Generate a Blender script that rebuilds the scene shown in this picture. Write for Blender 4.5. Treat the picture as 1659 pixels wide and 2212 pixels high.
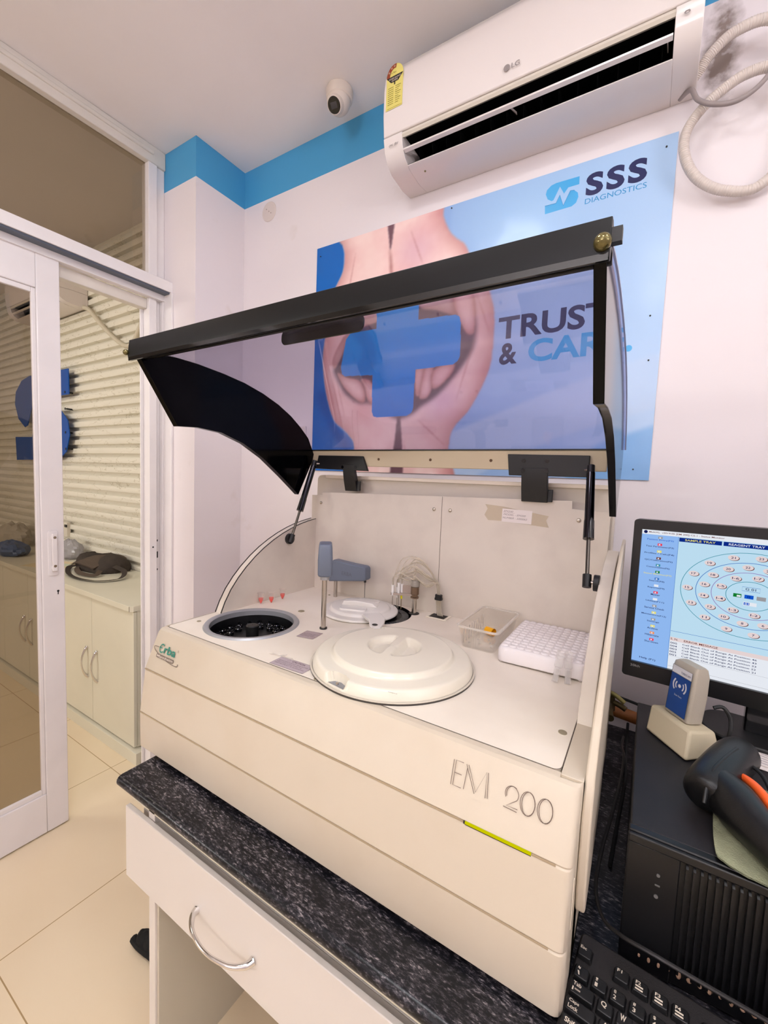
import bpy, bmesh, math, random
import numpy as np
from mathutils import Matrix, Vector
random.seed(7)
PI = math.pi
for o in list(bpy.data.objects): bpy.data.objects.remove(o)
SC = bpy.context.scene
COL = SC.collection

# ---------------------------------------------------------------- camera
cam = bpy.data.objects.new('camera', bpy.data.cameras.new('camera')); COL.objects.link(cam)
R = ((0.8476948925947545, 0.5289944541601197, 0.03972702526749201),
     (0.07410807010818729, -0.04393565106408383, -0.9962819141741033),
     (-0.525282174658162, 0.8474871834036265, -0.07644678510558957))
r, d, f = Vector(R[0]), Vector(R[1]), Vector(R[2])
m = Matrix((r, -d, -f)).transposed().to_4x4(); m.translation = (0, 0, 1.45)
cam.matrix_world = m
cam.data.sensor_fit = 'HORIZONTAL'; cam.data.sensor_width = 36
cam.data.lens = 36 * 921.94 / 1659; cam.data.clip_start = 0.02
SC.camera = cam

# ---------------------------------------------------------------- light and exposure
SC.view_settings.view_transform = 'Standard'; SC.view_settings.look = 'None'
SC.view_settings.gamma = 1; SC.view_settings.use_curve_mapping = False
SC.view_settings.exposure = -0.08
W = bpy.data.worlds.new('world'); SC.world = W; W.use_nodes = True
W.node_tree.nodes['Background'].inputs[0].default_value = (1, .95, .9, 1)
W.node_tree.nodes['Background'].inputs[1].default_value = 0.15
def lamp(name, loc, power, sx, sy, col, rot=(0, 0, 0)):
    L = bpy.data.lights.new(name, 'AREA'); L.shape = 'RECTANGLE'; L.size = sx; L.size_y = sy
    L.energy = power; L.color = col
    o = bpy.data.objects.new(name, L); COL.objects.link(o); o.location = loc; o.rotation_euler = rot
    return o
COOL = (.965, .985, 1.02)
# ceiling panels of the lab and the corridor, plus added unseen fill lamps
lamp('ceiling_light', (-0.75, 0.15, 2.82), 9.5, .30, .30, COOL)
lamp('ceiling_light', (0.80, 0.15, 2.82), 5, .30, .30, COOL)
lamp('ceiling_light', (0.1, -.45, 2.82), 9, .30, .30, COOL)
lamp('added_uplight', (-0.3, -2.52, 2.0), 48, 1.2, .12, COOL, (math.radians(172), 0, 0))  # unseen lamp facing upwards, added to brighten the ceiling
lamp('added_uplight', (2.05, -0.4, 2.0), 42, .12, 1.2, COOL, (0, math.radians(172), 0))  # second added uplight, by the right wall
lamp('corridor_light', (-3.2, -.2, 2.93), 17, .4, .4, (1, .98, .92))
lamp('corridor_added_fill', (-3.4, -2.52, 1.9), 34, 1.2, .12, (1, .98, .92), (math.radians(90), 0, 0))  # unseen fill lamp added to brighten the corridor

# ---------------------------------------------------------------- materials
def lin(c):
    return tuple(((x / 255) / 12.92 if x / 255 <= .04045 else ((x / 255 + .055) / 1.055) ** 2.4) for x in c)
MATS = {}
def mat(name, rgb, rough=.5, metal=0, coat=0, var=0, scale=20, bump=0, bscale=200, emit=0, spec=.5, col2=None):
    """principled with optional noise variation (wear of the surface itself) and bump"""
    if name in MATS: return MATS[name]
    M = bpy.data.materials.new(name); M.use_nodes = True; nt = M.node_tree; b = nt.nodes['Principled BSDF']
    c = (*lin(rgb), 1)
    b.inputs['Base Color'].default_value = c; b.inputs['Roughness'].default_value = rough
    b.inputs['Metallic'].default_value = metal; b.inputs['Coat Weight'].default_value = coat
    b.inputs['Specular IOR Level'].default_value = spec
    if emit:
        b.inputs['Emission Color'].default_value = c; b.inputs['Emission Strength'].default_value = emit
    if var or bump:
        tc = nt.nodes.new('ShaderNodeNewGeometry')
    if var:
        n = nt.nodes.new('ShaderNodeTexNoise'); n.inputs['Scale'].default_value = scale; n.inputs['Detail'].default_value = 6
        nt.links.new(tc.outputs['Position'], n.inputs['Vector'])
        mx = nt.nodes.new('ShaderNodeMix'); mx.data_type = 'RGBA'
        mx.inputs[6].default_value = c
        mx.inputs[7].default_value = (*lin(col2), 1) if col2 else (*[x * (1 - var) for x in c[:3]], 1)
        mr = nt.nodes.new('ShaderNodeMapRange'); mr.inputs[1].default_value = .42; mr.inputs[2].default_value = .72
        nt.links.new(n.outputs[0], mr.inputs[0]); nt.links.new(mr.outputs[0], mx.inputs[0])
        nt.links.new(mx.outputs[2], b.inputs['Base Color'])
    if bump:
        n2 = nt.nodes.new('ShaderNodeTexNoise'); n2.inputs['Scale'].default_value = bscale
        nt.links.new(tc.outputs['Position'], n2.inputs['Vector'])
        bp = nt.nodes.new('ShaderNodeBump'); bp.inputs['Strength'].default_value = bump; bp.inputs['Distance'].default_value = .002
        nt.links.new(n2.outputs[0], bp.inputs['Height']); nt.links.new(bp.outputs[0], b.inputs['Normal'])
    MATS[name] = M
    return M
def emis(name, rgb, s=1.0):
    if name in MATS: return MATS[name]
    M = bpy.data.materials.new(name); M.use_nodes = True; nt = M.node_tree; nt.nodes.clear()
    e = nt.nodes.new('ShaderNodeEmission'); e.inputs[0].default_value = (*lin(rgb), 1); e.inputs[1].default_value = s
    o = nt.nodes.new('ShaderNodeOutputMaterial'); nt.links.new(e.outputs[0], o.inputs[0])
    MATS[name] = M; return M
def clear(name, tint, gloss=.06, rough=.05, haze=0, hazecol=(235, 230, 225)):
    """thin clear or tinted sheet: transparent + fresnel gloss (+ a little scattering dust)"""
    if name in MATS: return MATS[name]
    M = bpy.data.materials.new(name); M.use_nodes = True; nt = M.node_tree; nt.nodes.clear(); N = nt.nodes.new; Lk = nt.links.new
    t = N('ShaderNodeBsdfTransparent'); t.inputs[0].default_value = (*tint, 1)
    g = N('ShaderNodeBsdfGlossy'); g.inputs['Roughness'].default_value = rough; g.inputs[0].default_value = (1, 1, 1, 1)
    # same reflectance from both sides of the sheet (no total internal reflection in a thin pane)
    geo = N('ShaderNodeNewGeometry'); ir = N('ShaderNodeMix'); ir.inputs[2].default_value = 1.38; ir.inputs[3].default_value = 1 / 1.38
    Lk(geo.outputs['Backfacing'], ir.inputs[0]); lw = N('ShaderNodeFresnel'); Lk(ir.outputs[0], lw.inputs[0])
    mx = N('ShaderNodeMixShader'); Lk(lw.outputs[0], mx.inputs[0]); Lk(t.outputs[0], mx.inputs[1]); Lk(g.outputs[0], mx.inputs[2])
    out = N('ShaderNodeOutputMaterial'); last = mx
    if haze:
        dd = N('ShaderNodeBsdfDiffuse'); dd.inputs[0].default_value = (*lin(hazecol), 1)
        m2 = N('ShaderNodeMixShader'); m2.inputs[0].default_value = haze
        Lk(mx.outputs[0], m2.inputs[1]); Lk(dd.outputs[0], m2.inputs[2]); last = m2
    Lk(last.outputs[0], out.inputs[0]); MATS[name] = M; return M

def nodes_mat(name):
    M = bpy.data.materials.new(name); M.use_nodes = True; MATS[name] = M
    return M, M.node_tree, M.node_tree.nodes['Principled BSDF']

# painted wall with a blue band along the ceiling and scuffs
def wall_mat():
    M, nt, b = nodes_mat('wall_paint'); N = nt.nodes.new; L = nt.links.new
    g = N('ShaderNodeNewGeometry'); s = N('ShaderNodeSeparateXYZ'); L(g.outputs['Position'], s.inputs[0])
    n = N('ShaderNodeTexNoise'); n.inputs['Scale'].default_value = 60; n.inputs['Detail'].default_value = 3; L(g.outputs['Position'], n.inputs['Vector'])
    n2 = N('ShaderNodeTexNoise'); n2.inputs['Scale'].default_value = 7; n2.inputs['Detail'].default_value = 8; L(g.outputs['Position'], n2.inputs['Vector'])
    gt = N('ShaderNodeMath'); gt.operation = 'GREATER_THAN'; gt.inputs[1].default_value = 2.679; L(s.outputs[2], gt.inputs[0])
    mr = N('ShaderNodeMapRange'); mr.inputs[1].default_value = .64; mr.inputs[2].default_value = .85; L(n2.outputs[0], mr.inputs[0])
    a = N('ShaderNodeMix'); a.data_type = 'RGBA'; a.inputs[6].default_value = (*lin((236, 227, 229)), 1); a.inputs[7].default_value = (*lin((222, 209, 204)), 1)
    L(mr.outputs[0], a.inputs[0])
    c = N('ShaderNodeMix'); c.data_type = 'RGBA'; c.inputs[7].default_value = (*lin((74, 158, 206)), 1)
    L(a.outputs[2], c.inputs[6]); L(gt.outputs[0], c.inputs[0])
    # mould stain by the hose of the air conditioner
    vd = N('ShaderNodeVectorMath'); vd.operation = 'SUBTRACT'; vd.inputs[1].default_value = (.070, 1.407, 2.555); L(g.outputs['Position'], vd.inputs[0])
    vs = N('ShaderNodeVectorMath'); vs.operation = 'MULTIPLY'; vs.inputs[1].default_value = (22, 1, 6.5); L(vd.outputs[0], vs.inputs[0])
    ln = N('ShaderNodeVectorMath'); ln.operation = 'LENGTH'; L(vs.outputs[0], ln.inputs[0])
    n3 = N('ShaderNodeTexNoise'); n3.inputs['Scale'].default_value = 45; n3.inputs['Detail'].default_value = 8; L(g.outputs['Position'], n3.inputs['Vector'])
    sb = N('ShaderNodeMath'); sb.operation = 'SUBTRACT'; sb.inputs[0].default_value = 1.25; L(ln.outputs['Value'], sb.inputs[1])
    ad = N('ShaderNodeMath'); ad.operation = 'MULTIPLY'; L(sb.outputs[0], ad.inputs[0]); L(n3.outputs[0], ad.inputs[1])
    m3 = N('ShaderNodeMapRange'); m3.inputs[1].default_value = .12; m3.inputs[2].default_value = .46; m3.inputs[4].default_value = .85; L(ad.outputs[0], m3.inputs[0])
    e = N('ShaderNodeMix'); e.data_type = 'RGBA'; e.inputs[7].default_value = (*lin((104, 84, 70)), 1)
    L(c.outputs[2], e.inputs[6]); L(m3.outputs[0], e.inputs[0]); L(e.outputs[2], b.inputs['Base Color'])
    b.inputs['Roughness'].default_value = .45; b.inputs['Specular IOR Level'].default_value = .35
    bp = N('ShaderNodeBump'); bp.inputs['Strength'].default_value = .12; bp.inputs['Distance'].default_value = .002; L(n.outputs[0], bp.inputs['Height']); L(bp.outputs[0], b.inputs['Normal'])
    return M
WALL = wall_mat()
def tile_mat():
    M, nt, b = nodes_mat('floor_tile'); N = nt.nodes.new; L = nt.links.new
    g = N('ShaderNodeNewGeometry'); s = N('ShaderNodeSeparateXYZ'); L(g.outputs['Position'], s.inputs[0])
    def line(out, off):
        a = N('ShaderNodeMath'); a.operation = 'ADD'; a.inputs[1].default_value = -off + 61; L(out, a.inputs[0])
        mo = N('ShaderNodeMath'); mo.operation = 'MODULO'; mo.inputs[1].default_value = .61; L(a.outputs[0], mo.inputs[0])
        lt = N('ShaderNodeMath'); lt.operation = 'LESS_THAN'; lt.inputs[1].default_value = .0032; L(mo.outputs[0], lt.inputs[0]); return lt
    a, c = line(s.outputs[0], -2.125), line(s.outputs[1], 1.0)
    mx = N('ShaderNodeMath'); mx.operation = 'MAXIMUM'; L(a.outputs[0], mx.inputs[0]); L(c.outputs[0], mx.inputs[1])
    n = N('ShaderNodeTexNoise'); n.inputs['Scale'].default_value = 3; n.inputs['Detail'].default_value = 5; L(g.outputs['Position'], n.inputs['Vector'])
    q = N('ShaderNodeMix'); q.data_type = 'RGBA'; q.inputs[6].default_value = (*lin((241, 224, 194)), 1); q.inputs[7].default_value = (*lin((234, 213, 180)), 1); L(n.outputs[0], q.inputs[0])
    k = N('ShaderNodeMix'); k.data_type = 'RGBA'; k.inputs[7].default_value = (*lin((176, 148, 108)), 1); L(q.outputs[2], k.inputs[6]); L(mx.outputs[0], k.inputs[0])
    L(k.outputs[2], b.inputs['Base Color']); b.inputs['Roughness'].default_value = .22; b.inputs['Specular IOR Level'].default_value = .4
    return M
def granite_mat():
    M, nt, b = nodes_mat('granite'); N = nt.nodes.new; L = nt.links.new
    g = N('ShaderNodeNewGeometry')
    mp = N('ShaderNodeMapping'); mp.inputs['Rotation'].default_value = (0, 0, .5); mp.inputs['Scale'].default_value = (.45, 1.3, 1); L(g.outputs['Position'], mp.inputs[0])
    n = N('ShaderNodeTexNoise'); n.inputs['Scale'].default_value = 230; n.inputs['Detail'].default_value = 4; n.inputs['Roughness'].default_value = .7; L(mp.outputs[0], n.inputs['Vector'])
    n2 = N('ShaderNodeTexNoise'); n2.inputs['Scale'].default_value = 30; n2.inputs['Detail'].default_value = 3; L(mp.outputs[0], n2.inputs['Vector'])
    a = N('ShaderNodeMath'); a.operation = 'MULTIPLY_ADD'; a.inputs[1].default_value = .28; L(n2.outputs[0], a.inputs[0]); L(n.outputs[0], a.inputs[2])
    r = N('ShaderNodeValToRGB'); L(a.outputs[0], r.inputs[0]); cr = r.color_ramp
    cr.elements[0].position = .60; cr.elements[0].color = (*lin((14, 14, 19)), 1)
    cr.elements[1].position = .90; cr.elements[1].color = (*lin((170, 160, 160)), 1)
    e = cr.elements.new(.72); e.color = (*lin((58, 55, 60)), 1)
    L(r.outputs[0], b.inputs['Base Color']); b.inputs['Roughness'].default_value = .28; b.inputs['Specular IOR Level'].default_value = .3
    return M
TILE, GRANITE = tile_mat(), granite_mat()
CEIL = mat('ceiling_paint', (247, 240, 238), .7, var=.05, scale=2)
UPVC = mat('white_upvc', (238, 232, 232), .25, var=.04, scale=8)
UPVC2 = mat('cream_upvc', (226, 218, 208), .35, var=.05, scale=10)
SHELL = mat('machine_shell', (214, 201, 181), .42, bump=.05, bscale=900, var=.05, scale=5, col2=(208, 193, 171))
DECK = mat('machine_deck', (240, 229, 213), .42, var=.1, scale=9, col2=(234, 222, 205))
SHEET = mat('machine_sheet', (224, 213, 198), .5, var=.05, scale=7, col2=(210, 198, 184))
CREAM = mat('cream_plastic', (236, 228, 210), .2, var=.03, scale=10)
BLACKG = mat('black_gloss', (6, 6, 9), .08, spec=.6)
BLACKM = mat('black_matte', (15, 15, 17), .45)
DKSAT = mat('dark_satin', (13, 13, 15), .36, spec=.25)
STEEL = mat('steel', (190, 182, 172), .25, metal=1)
CHROME = mat('chrome', (225, 222, 220), .08, metal=1)
ALU = mat('brushed_aluminium', (178, 180, 184), .38, metal=.6)
GREYP = mat('slate_plastic', (104, 112, 128), .45, bump=.1, bscale=600)
RUBBER = mat('rubber', (14, 14, 15), .6)
LAM = mat('white_laminate', (229, 221, 214), .35, var=.02, scale=6)
LAM2 = mat('cream_laminate', (226, 220, 200), .35, var=.04, scale=5)
ACW = mat('aircon_white', (236, 226, 222), .16, spec=.5)

# ---------------------------------------------------------------- mesh builder
_font = {}
def glyphs(s, bold=0.0, shear=0.0):
    k = (s, bold, shear)
    if k in _font: return _font[k]
    cu = bpy.data.curves.new('t', 'FONT'); cu.body = s; cu.offset = bold; cu.shear = shear; cu.resolution_u = 4
    o = bpy.data.objects.new('t', cu); COL.objects.link(o)
    me = bpy.data.meshes.new_from_object(o.evaluated_get(bpy.context.evaluated_depsgraph_get()))
    v = [tuple(q.co[:2]) for q in me.vertices]; fc = [tuple(p.vertices) for p in me.polygons]
    bpy.data.objects.remove(o); bpy.data.curves.remove(cu); bpy.data.meshes.remove(me)
    x0 = min(q[0] for q in v); x1 = max(q[0] for q in v); y0 = min(q[1] for q in v); y1 = max(q[1] for q in v)
    v = [((q[0] - x0) / (x1 - x0), (q[1] - y0) / max(y1 - y0, 1e-6)) for q in v]
    _font[k] = (v, fc); return _font[k]

class MB:
    def __init__(s): s.v = []; s.f = []; s.mi = []; s.M = None; s.m = 0
    def add(s, verts, faces):
        o = len(s.v)
        for q in verts:
            q = Vector(q)
            if s.M is not None: q = s.M @ q
            s.v.append(q)
        for fc in faces: s.f.append([i + o for i in fc]); s.mi.append(s.m)
        return s
    def box(s, x0, x1, y0, y1, z0, z1):
        return s.add([(x, y, z) for x in (x0, x1) for y in (y0, y1) for z in (z0, z1)],
                     [(0, 1, 3, 2), (4, 6, 7, 5), (0, 4, 5, 1), (2, 3, 7, 6), (0, 2, 6, 4), (1, 5, 7, 3)])
    def prism(s, pts, a0, a1, axis='x'):
        n = len(pts)
        def P(a, p): return (a, p[0], p[1]) if axis == 'x' else ((p[0], a, p[1]) if axis == 'y' else (p[0], p[1], a))
        vs = [P(a0, p) for p in pts] + [P(a1, p) for p in pts]
        fs = [tuple(range(n)), tuple(range(2 * n - 1, n - 1, -1))] + [(i, (i + 1) % n, n + (i + 1) % n, n + i) for i in range(n)]
        return s.add(vs, fs)
    def cyl(s, p0, p1, r0, r1=None, n=24, caps=True):
        p0, p1 = Vector(p0), Vector(p1); r1 = r0 if r1 is None else r1
        z = (p1 - p0).normalized(); x = z.orthogonal().normalized(); y = z.cross(x)
        vs = [tuple(p + x * rr * math.cos(2 * PI * i / n) + y * rr * math.sin(2 * PI * i / n)) for p, rr in ((p0, r0), (p1, r1)) for i in range(n)]
        fs = [(i, (i + 1) % n, n + (i + 1) % n, n + i) for i in range(n)]
        if caps: fs += [tuple(range(n - 1, -1, -1)), tuple(range(n, 2 * n))]
        return s.add(vs, fs)
    def tube(s, pts, r, n=10, smooth=0, rad=None):
        P = [Vector(p) for p in pts]
        if smooth: P = spline(P, smooth)
        m_ = len(P); prev = None; vs = []
        for i, p in enumerate(P):
            t = (P[min(i + 1, m_ - 1)] - P[max(i - 1, 0)]).normalized()
            x = t.orthogonal().normalized() if prev is None else (prev - t * prev.dot(t)).normalized()
            prev = x; y = t.cross(x)
            rr = rad(i / (m_ - 1)) if rad else r
            vs += [tuple(p + x * rr * math.cos(2 * PI * k / n) + y * rr * math.sin(2 * PI * k / n)) for k in range(n)]
        fs = [(i * n + k, i * n + (k + 1) % n, (i + 1) * n + (k + 1) % n, (i + 1) * n + k) for i in range(m_ - 1) for k in range(n)]
        fs += [tuple(range(n - 1, -1, -1)), tuple(range((m_ - 1) * n, m_ * n))]
        return s.add(vs, fs)
    def lathe(s, prof, c, n=48, caps=True):
        """prof: (r, z) from first to last, around vertical axis at c"""
        vs = []; fs = []
        for (rr, z) in prof:
            vs += [(c[0] + rr * math.cos(2 * PI * i / n), c[1] + rr * math.sin(2 * PI * i / n), c[2] + z) for i in range(n)]
        for j in range(len(prof) - 1):
            fs += [(j * n + i, j * n + (i + 1) % n, (j + 1) * n + (i + 1) % n, (j + 1) * n + i) for i in range(n)]
        if caps: fs += [tuple(range(n - 1, -1, -1)), tuple(range((len(prof) - 1) * n, len(prof) * n))]
        return s.add(vs, fs)
    def sphere(s, c, r, n=16, sc=(1, 1, 1)):
        prof = [(r * math.sin(PI * i / n), -r * math.cos(PI * i / n)) for i in range(n + 1)]
        prof[0] = (1e-5, -r); prof[-1] = (1e-5, r)
        M0 = s.M; s.M = (M0 or Matrix()) @ Matrix.Translation(c) @ Matrix.Diagonal((*sc, 1))
        s.lathe(prof, (0, 0, 0), n * 2); s.M = M0; return s
    def poly(s, pts2, lift=0):
        """flat n-gon in the local xy plane"""
        return s.add([(p[0], p[1], lift) for p in pts2], [tuple(range(len(pts2)))])
    def stroke(s, pts, w, lift=0, closed=False):
        """flat ribbon along a 2D polyline in the local xy plane"""
        P = [Vector((p[0], p[1])) for p in pts]; n = len(P); vs = []
        for i in range(n):
            a = P[(i - 1) % n] if (closed or i > 0) else P[i]; b = P[(i + 1) % n] if (closed or i < n - 1) else P[i]
            t = (b - a).normalized(); q = Vector((-t.y, t.x)) * w / 2
            vs += [(P[i].x + q.x, P[i].y + q.y, lift), (P[i].x - q.x, P[i].y - q.y, lift)]
        k = n if closed else n - 1
        return s.add(vs, [(2 * i, 2 * i + 1, 2 * ((i + 1) % n) + 1, 2 * ((i + 1) % n)) for i in range(k)])
    def text(s, t, x, y, w, h, lift=0, bold=0, shear=0):
        v, fc = glyphs(t, bold, shear)
        return s.add([(x + q[0] * w, y + q[1] * h, lift) for q in v], fc)

def spline(P, k):
    out = []; n = len(P)
    for i in range(n - 1):
        p0, p1, p2, p3 = P[max(i - 1, 0)], P[i], P[i + 1], P[min(i + 2, n - 1)]
        for j in range(k):
            t = j / k
            out.append(.5 * ((2 * p1) + (p2 - p0) * t + (2 * p0 - 5 * p1 + 4 * p2 - p3) * t * t + (3 * p1 - p0 - 3 * p2 + p3) * t ** 3))
    out.append(P[-1]); return out
def frame(o, x, y):
    """local xy plane with origin o, x and y directions; z points out of the face"""
    x = Vector(x).normalized(); y = Vector(y).normalized(); z = x.cross(y)
    M = Matrix((x, y, z)).transposed().to_4x4(); M.translation = o; return M
ORG = {}
def obj(name, mb, mats, parent=None, bevel=0, seg=2, angle=38, label=None, cat=None, group=None, kind=None, fix=True):
    """mesh built in world coordinates, linked as one object; a top-level mesh gets its origin at its base"""
    if not isinstance(mats, (list, tuple)): mats = [mats]
    V = mb.v
    if parent is not None: org = ORG[parent.name]
    else:
        lo = [min(q[i] for q in V) for i in range(3)]; hi = [max(q[i] for q in V) for i in range(3)]
        org = Vector(((lo[0] + hi[0]) / 2, (lo[1] + hi[1]) / 2, lo[2]))
    me = bpy.data.meshes.new(name)
    me.from_pydata([tuple(q - org) for q in V], [], mb.f)
    for M in mats: me.materials.append(M)
    me.polygons.foreach_set('material_index', mb.mi)
    if fix:
        bm = bmesh.new(); bm.from_mesh(me); bmesh.ops.recalc_face_normals(bm, faces=bm.faces); bm.to_mesh(me); bm.free()
    me.polygons.foreach_set('use_smooth', [True] * len(me.polygons))
    me.set_sharp_from_angle(angle=math.radians(angle)); me.update()
    o = bpy.data.objects.new(name, me); COL.objects.link(o)
    if parent is not None: o.parent = parent
    else: o.location = org
    ORG[o.name] = org
    if bevel:
        b = o.modifiers.new('bevel', 'BEVEL'); b.width = bevel; b.segments = seg; b.limit_method = 'ANGLE'; b.angle_limit = math.radians(40)
    if label: o['label'] = label
    if cat: o['category'] = cat
    if group: o['group'] = group
    if kind: o['kind'] = kind
    return o
def thing(name, loc, label, cat, group=None):
    o = bpy.data.objects.new(name, None); COL.objects.link(o); o.location = loc; o.empty_display_size = .05
    ORG[o.name] = Vector(loc); o['label'] = label; o['category'] = cat
    if group: o['group'] = group
    return o
def structure(name, loc):
    o = bpy.data.objects.new(name, None); COL.objects.link(o); o.location = loc; ORG[o.name] = Vector(loc); o['kind'] = 'structure'; return o
def rect(x0, x1, y0, y1): return [(x0, y0), (x1, y0), (x1, y1), (x0, y1)]
def rrect(x0, x1, y0, y1, r, n=5):
    P = []
    for cx, cy, a0 in ((x1 - r, y1 - r, 0), (x0 + r, y1 - r, 90), (x0 + r, y0 + r, 180), (x1 - r, y0 + r, 270)):
        P += [(cx + r * math.cos(math.radians(a0 + 90 * i / n)), cy + r * math.sin(math.radians(a0 + 90 * i / n))) for i in range(n + 1)]
    return P
def dup(root, delta, label=None, group=None):
    rr = root.copy(); COL.objects.link(rr); rr.location = root.location + Vector(delta)
    if label: rr['label'] = label
    if group: rr['group'] = group
    for ch in list(root.children):
        c = ch.copy(); COL.objects.link(c); c.parent = rr
        for g in list(ch.children):
            e = g.copy(); COL.objects.link(e); e.parent = c
    return rr

# ================================================================ the room
ZC = 2.839; YB = 1.407; XL = -1.925
obj('floor', MB().box(-6, 2.2, -2.6, 1.62, -.1, 0), TILE, kind='structure')
obj('ceiling', MB().box(XL - .05, 2.2, -2.6, 1.62, ZC, ZC + .1), CEIL, kind='structure')
obj('wall_back', MB().box(-1.99, 2.2, YB, YB + .12, 0, ZC), WALL, kind='structure')
obj('wall_right', MB().box(2.1, 2.2, -2.6, YB, 0, ZC), WALL, kind='structure')
obj('wall_front', MB().box(-6, 2.2, -2.7, -2.6, 0, 3.2), WALL, kind='structure')
obj('wall_left', MB().box(-1.985, -1.703, 1.155, YB - .0005, 0, ZC - .0005), WALL, kind='structure')
# corridor behind the partition
obj('wall_corridor', MB().box(-6.1, -6, -2.6, 1.62, 0, 3.2), UPVC2, kind='structure')
obj('ceiling_corridor', MB().box(-6, XL - .06, -2.6, 1.62, 2.97, 3.07), CEIL, kind='structure')
def marble():
    M, nt, b = nodes_mat('marbled_panel'); N = nt.nodes.new; L = nt.links.new
    g = N('ShaderNodeNewGeometry'); mp = N('ShaderNodeMapping'); mp.inputs['Scale'].default_value = (1, 1, 3); mp.inputs['Rotation'].default_value = (0, .5, 0); L(g.outputs['Position'], mp.inputs[0])
    n = N('ShaderNodeTexNoise'); n.inputs['Scale'].default_value = 5; n.inputs['Detail'].default_value = 5; L(mp.outputs[0], n.inputs['Vector'])
    r = N('ShaderNodeValToRGB'); L(n.outputs[0], r.inputs[0]); cr = r.color_ramp
    cr.elements[0].position = .492; cr.elements[0].color = (*lin((240, 234, 218)), 1)
    cr.elements[1].position = .508; cr.elements[1].color = (*lin((240, 234, 218)), 1)
    e = cr.elements.new(.5); e.color = (*lin((196, 186, 160)), 1)
    L(r.outputs[0], b.inputs['Base Color']); b.inputs['Roughness'].default_value = .3; return M
MARB = marble()
mb = MB(); z = .80
mb.box(-6, -1.99, 1.52, 1.62, 0, 3.15)
while z < 2.93:
    mb.prism([(1.521, z - .020), (1.494, z - .0175), (1.492, z - .012), (1.492, z + .012), (1.494, z + .0175), (1.521, z + .020)], -6, -2.0); z += .0640
obj('wall_corridor_slatted', mb, MARB, kind='structure')

# partition: beam, transom frame, track, jamb
mb = MB().box(XL - .06, XL + .004, -2.6, 1.155, 2.768, ZC)
mb.box(XL - .06, XL + .012, -2.6, 1.10, 2.800, 2.815)
obj('trim_1', mb, UPVC2, bevel=.003, kind='structure')
mb = MB()
mb.box(XL - .05, XL + .002, 1.08, 1.118, 2.28, 2.768)
mb.box(XL - .06, XL - .006, 1.118, 1.1548, 2.27, 2.768)
for y in (-.62, -2.2): mb.box(XL - .05, XL + .002, y, y + .04, 2.28, 2.768)
obj('window_1', mb, UPVC, bevel=.002, kind='structure')
w1 = bpy.data.objects['window_1']
BROWN = clear('brown_tinted_glass', (.665, .625, .575), rough=.02)
obj('window_pane', MB().box(XL - .030, XL - .024, -2.2, 1.082, 2.285, 2.768), BROWN, w1)
mb = MB().box(XL - .02, XL + .055, -2.6, 1.178, 2.238, 2.283)
mb.box(XL - .02, XL + .012, -2.6, 1.165, 2.205, 2.238)
obj('trim_2', mb, [UPVC], bevel=.002, kind='structure')
GUT = mat('track_channel_grey', (86, 92, 104), .4, metal=.3)  # blue-grey metallic finish of the channel under the track
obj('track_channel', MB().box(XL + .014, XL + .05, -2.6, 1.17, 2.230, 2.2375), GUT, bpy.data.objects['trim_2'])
mb = MB()
mb.box(XL - .06, XL - .052, 1.072, 1.085, 0, 2.205)
mb.box(XL - .06, XL - .004, 1.085, 1.118, 0, 2.205)
mb.box(XL - .06, XL - .018, 1.118, 1.14, 0, 2.205)
mb.box(XL - .06, XL + .006, 1.14, 1.1548, 0, 2.205)
mb.box(XL + .006, -1.860, 1.145, 1.1549, 0, 2.236)
obj('trim_3', mb, UPVC, bevel=.0015, kind='structure')
mb = MB()
for (y, z, h, w) in ((1.128, 1.122, .009, .0045), (1.128, 1.055, .030, .006), (1.128, .985, .008, .004)):
    mb.box(XL - .019, XL - .0172, y - w / 2, y + w / 2, z - h / 2, z + h / 2)
for z in (1.095, 1.93): mb.cyl((XL - .006, 1.10, z), (XL - .0035, 1.10, z), .004, n=12)
obj('lock_slot', mb, BLACKM, bpy.data.objects['trim_3'])
# hanging top frame of the opening on the corridor side
obj('trim_4', MB().box(XL - .06, XL - .022, -2.6, 1.085, 2.160, 2.204), UPVC2, bevel=.003, kind='structure')

# sliding door leaf
D = structure('door_1', (XL, .2, 0))
mb = MB()
y0, y1, z0, z1 = -.45, .745, .006, 2.21; gy, gz0, gz1 = .672, .165, 2.085
for a, b_, c, e in ((gy, y1, z0, z1), (y0, y0 + .073, z0, z1)): mb.box(XL - .034, XL + .004, a, b_, c, e)
mb.box(XL - .034, XL + .0035, y0 + .073, gy, z0, gz0); mb.box(XL - .034, XL + .0035, y0 + .073, gy, gz1, z1)
obj('door_frame', mb, UPVC, D, bevel=.003)
mb = MB()
for a, b_, c, e in ((gy - .013, gy, gz0, gz1), (y0 + .073, y0 + .086, gz0, gz1), (y0 + .086, gy - .013, gz0, gz0 + .018), (y0 + .086, gy - .013, gz1 - .018, gz1)):
    mb.box(XL - .016, XL - .002, a, b_, c, e)
obj('glazing_bead', mb, UPVC, D, bevel=.002)
obj('door_glass', MB().box(XL - .018, XL - .013, y0 + .08, gy - .01, gz0 + .012, gz1 - .012), BROWN, D)
mb = MB(); mb.M = frame((XL + .004, .707, 1.13), (0, 1, 0), (0, 0, 1))
mb.prism(rrect(-.017, .017, -.10, .075, .008), .0, .004, 'z'); mb.M = None
mb.box(XL + .006, XL + .016, .7, .716, 1.055, 1.07); mb.box(XL + .006, XL + .016, .7, .716, 1.172, 1.187)
mb.box(XL + .014, XL + .022, .7, .716, 1.05, 1.195)
hd = obj('door_handle', mb, UPVC, D, bevel=.002)
mb = MB()
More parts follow.
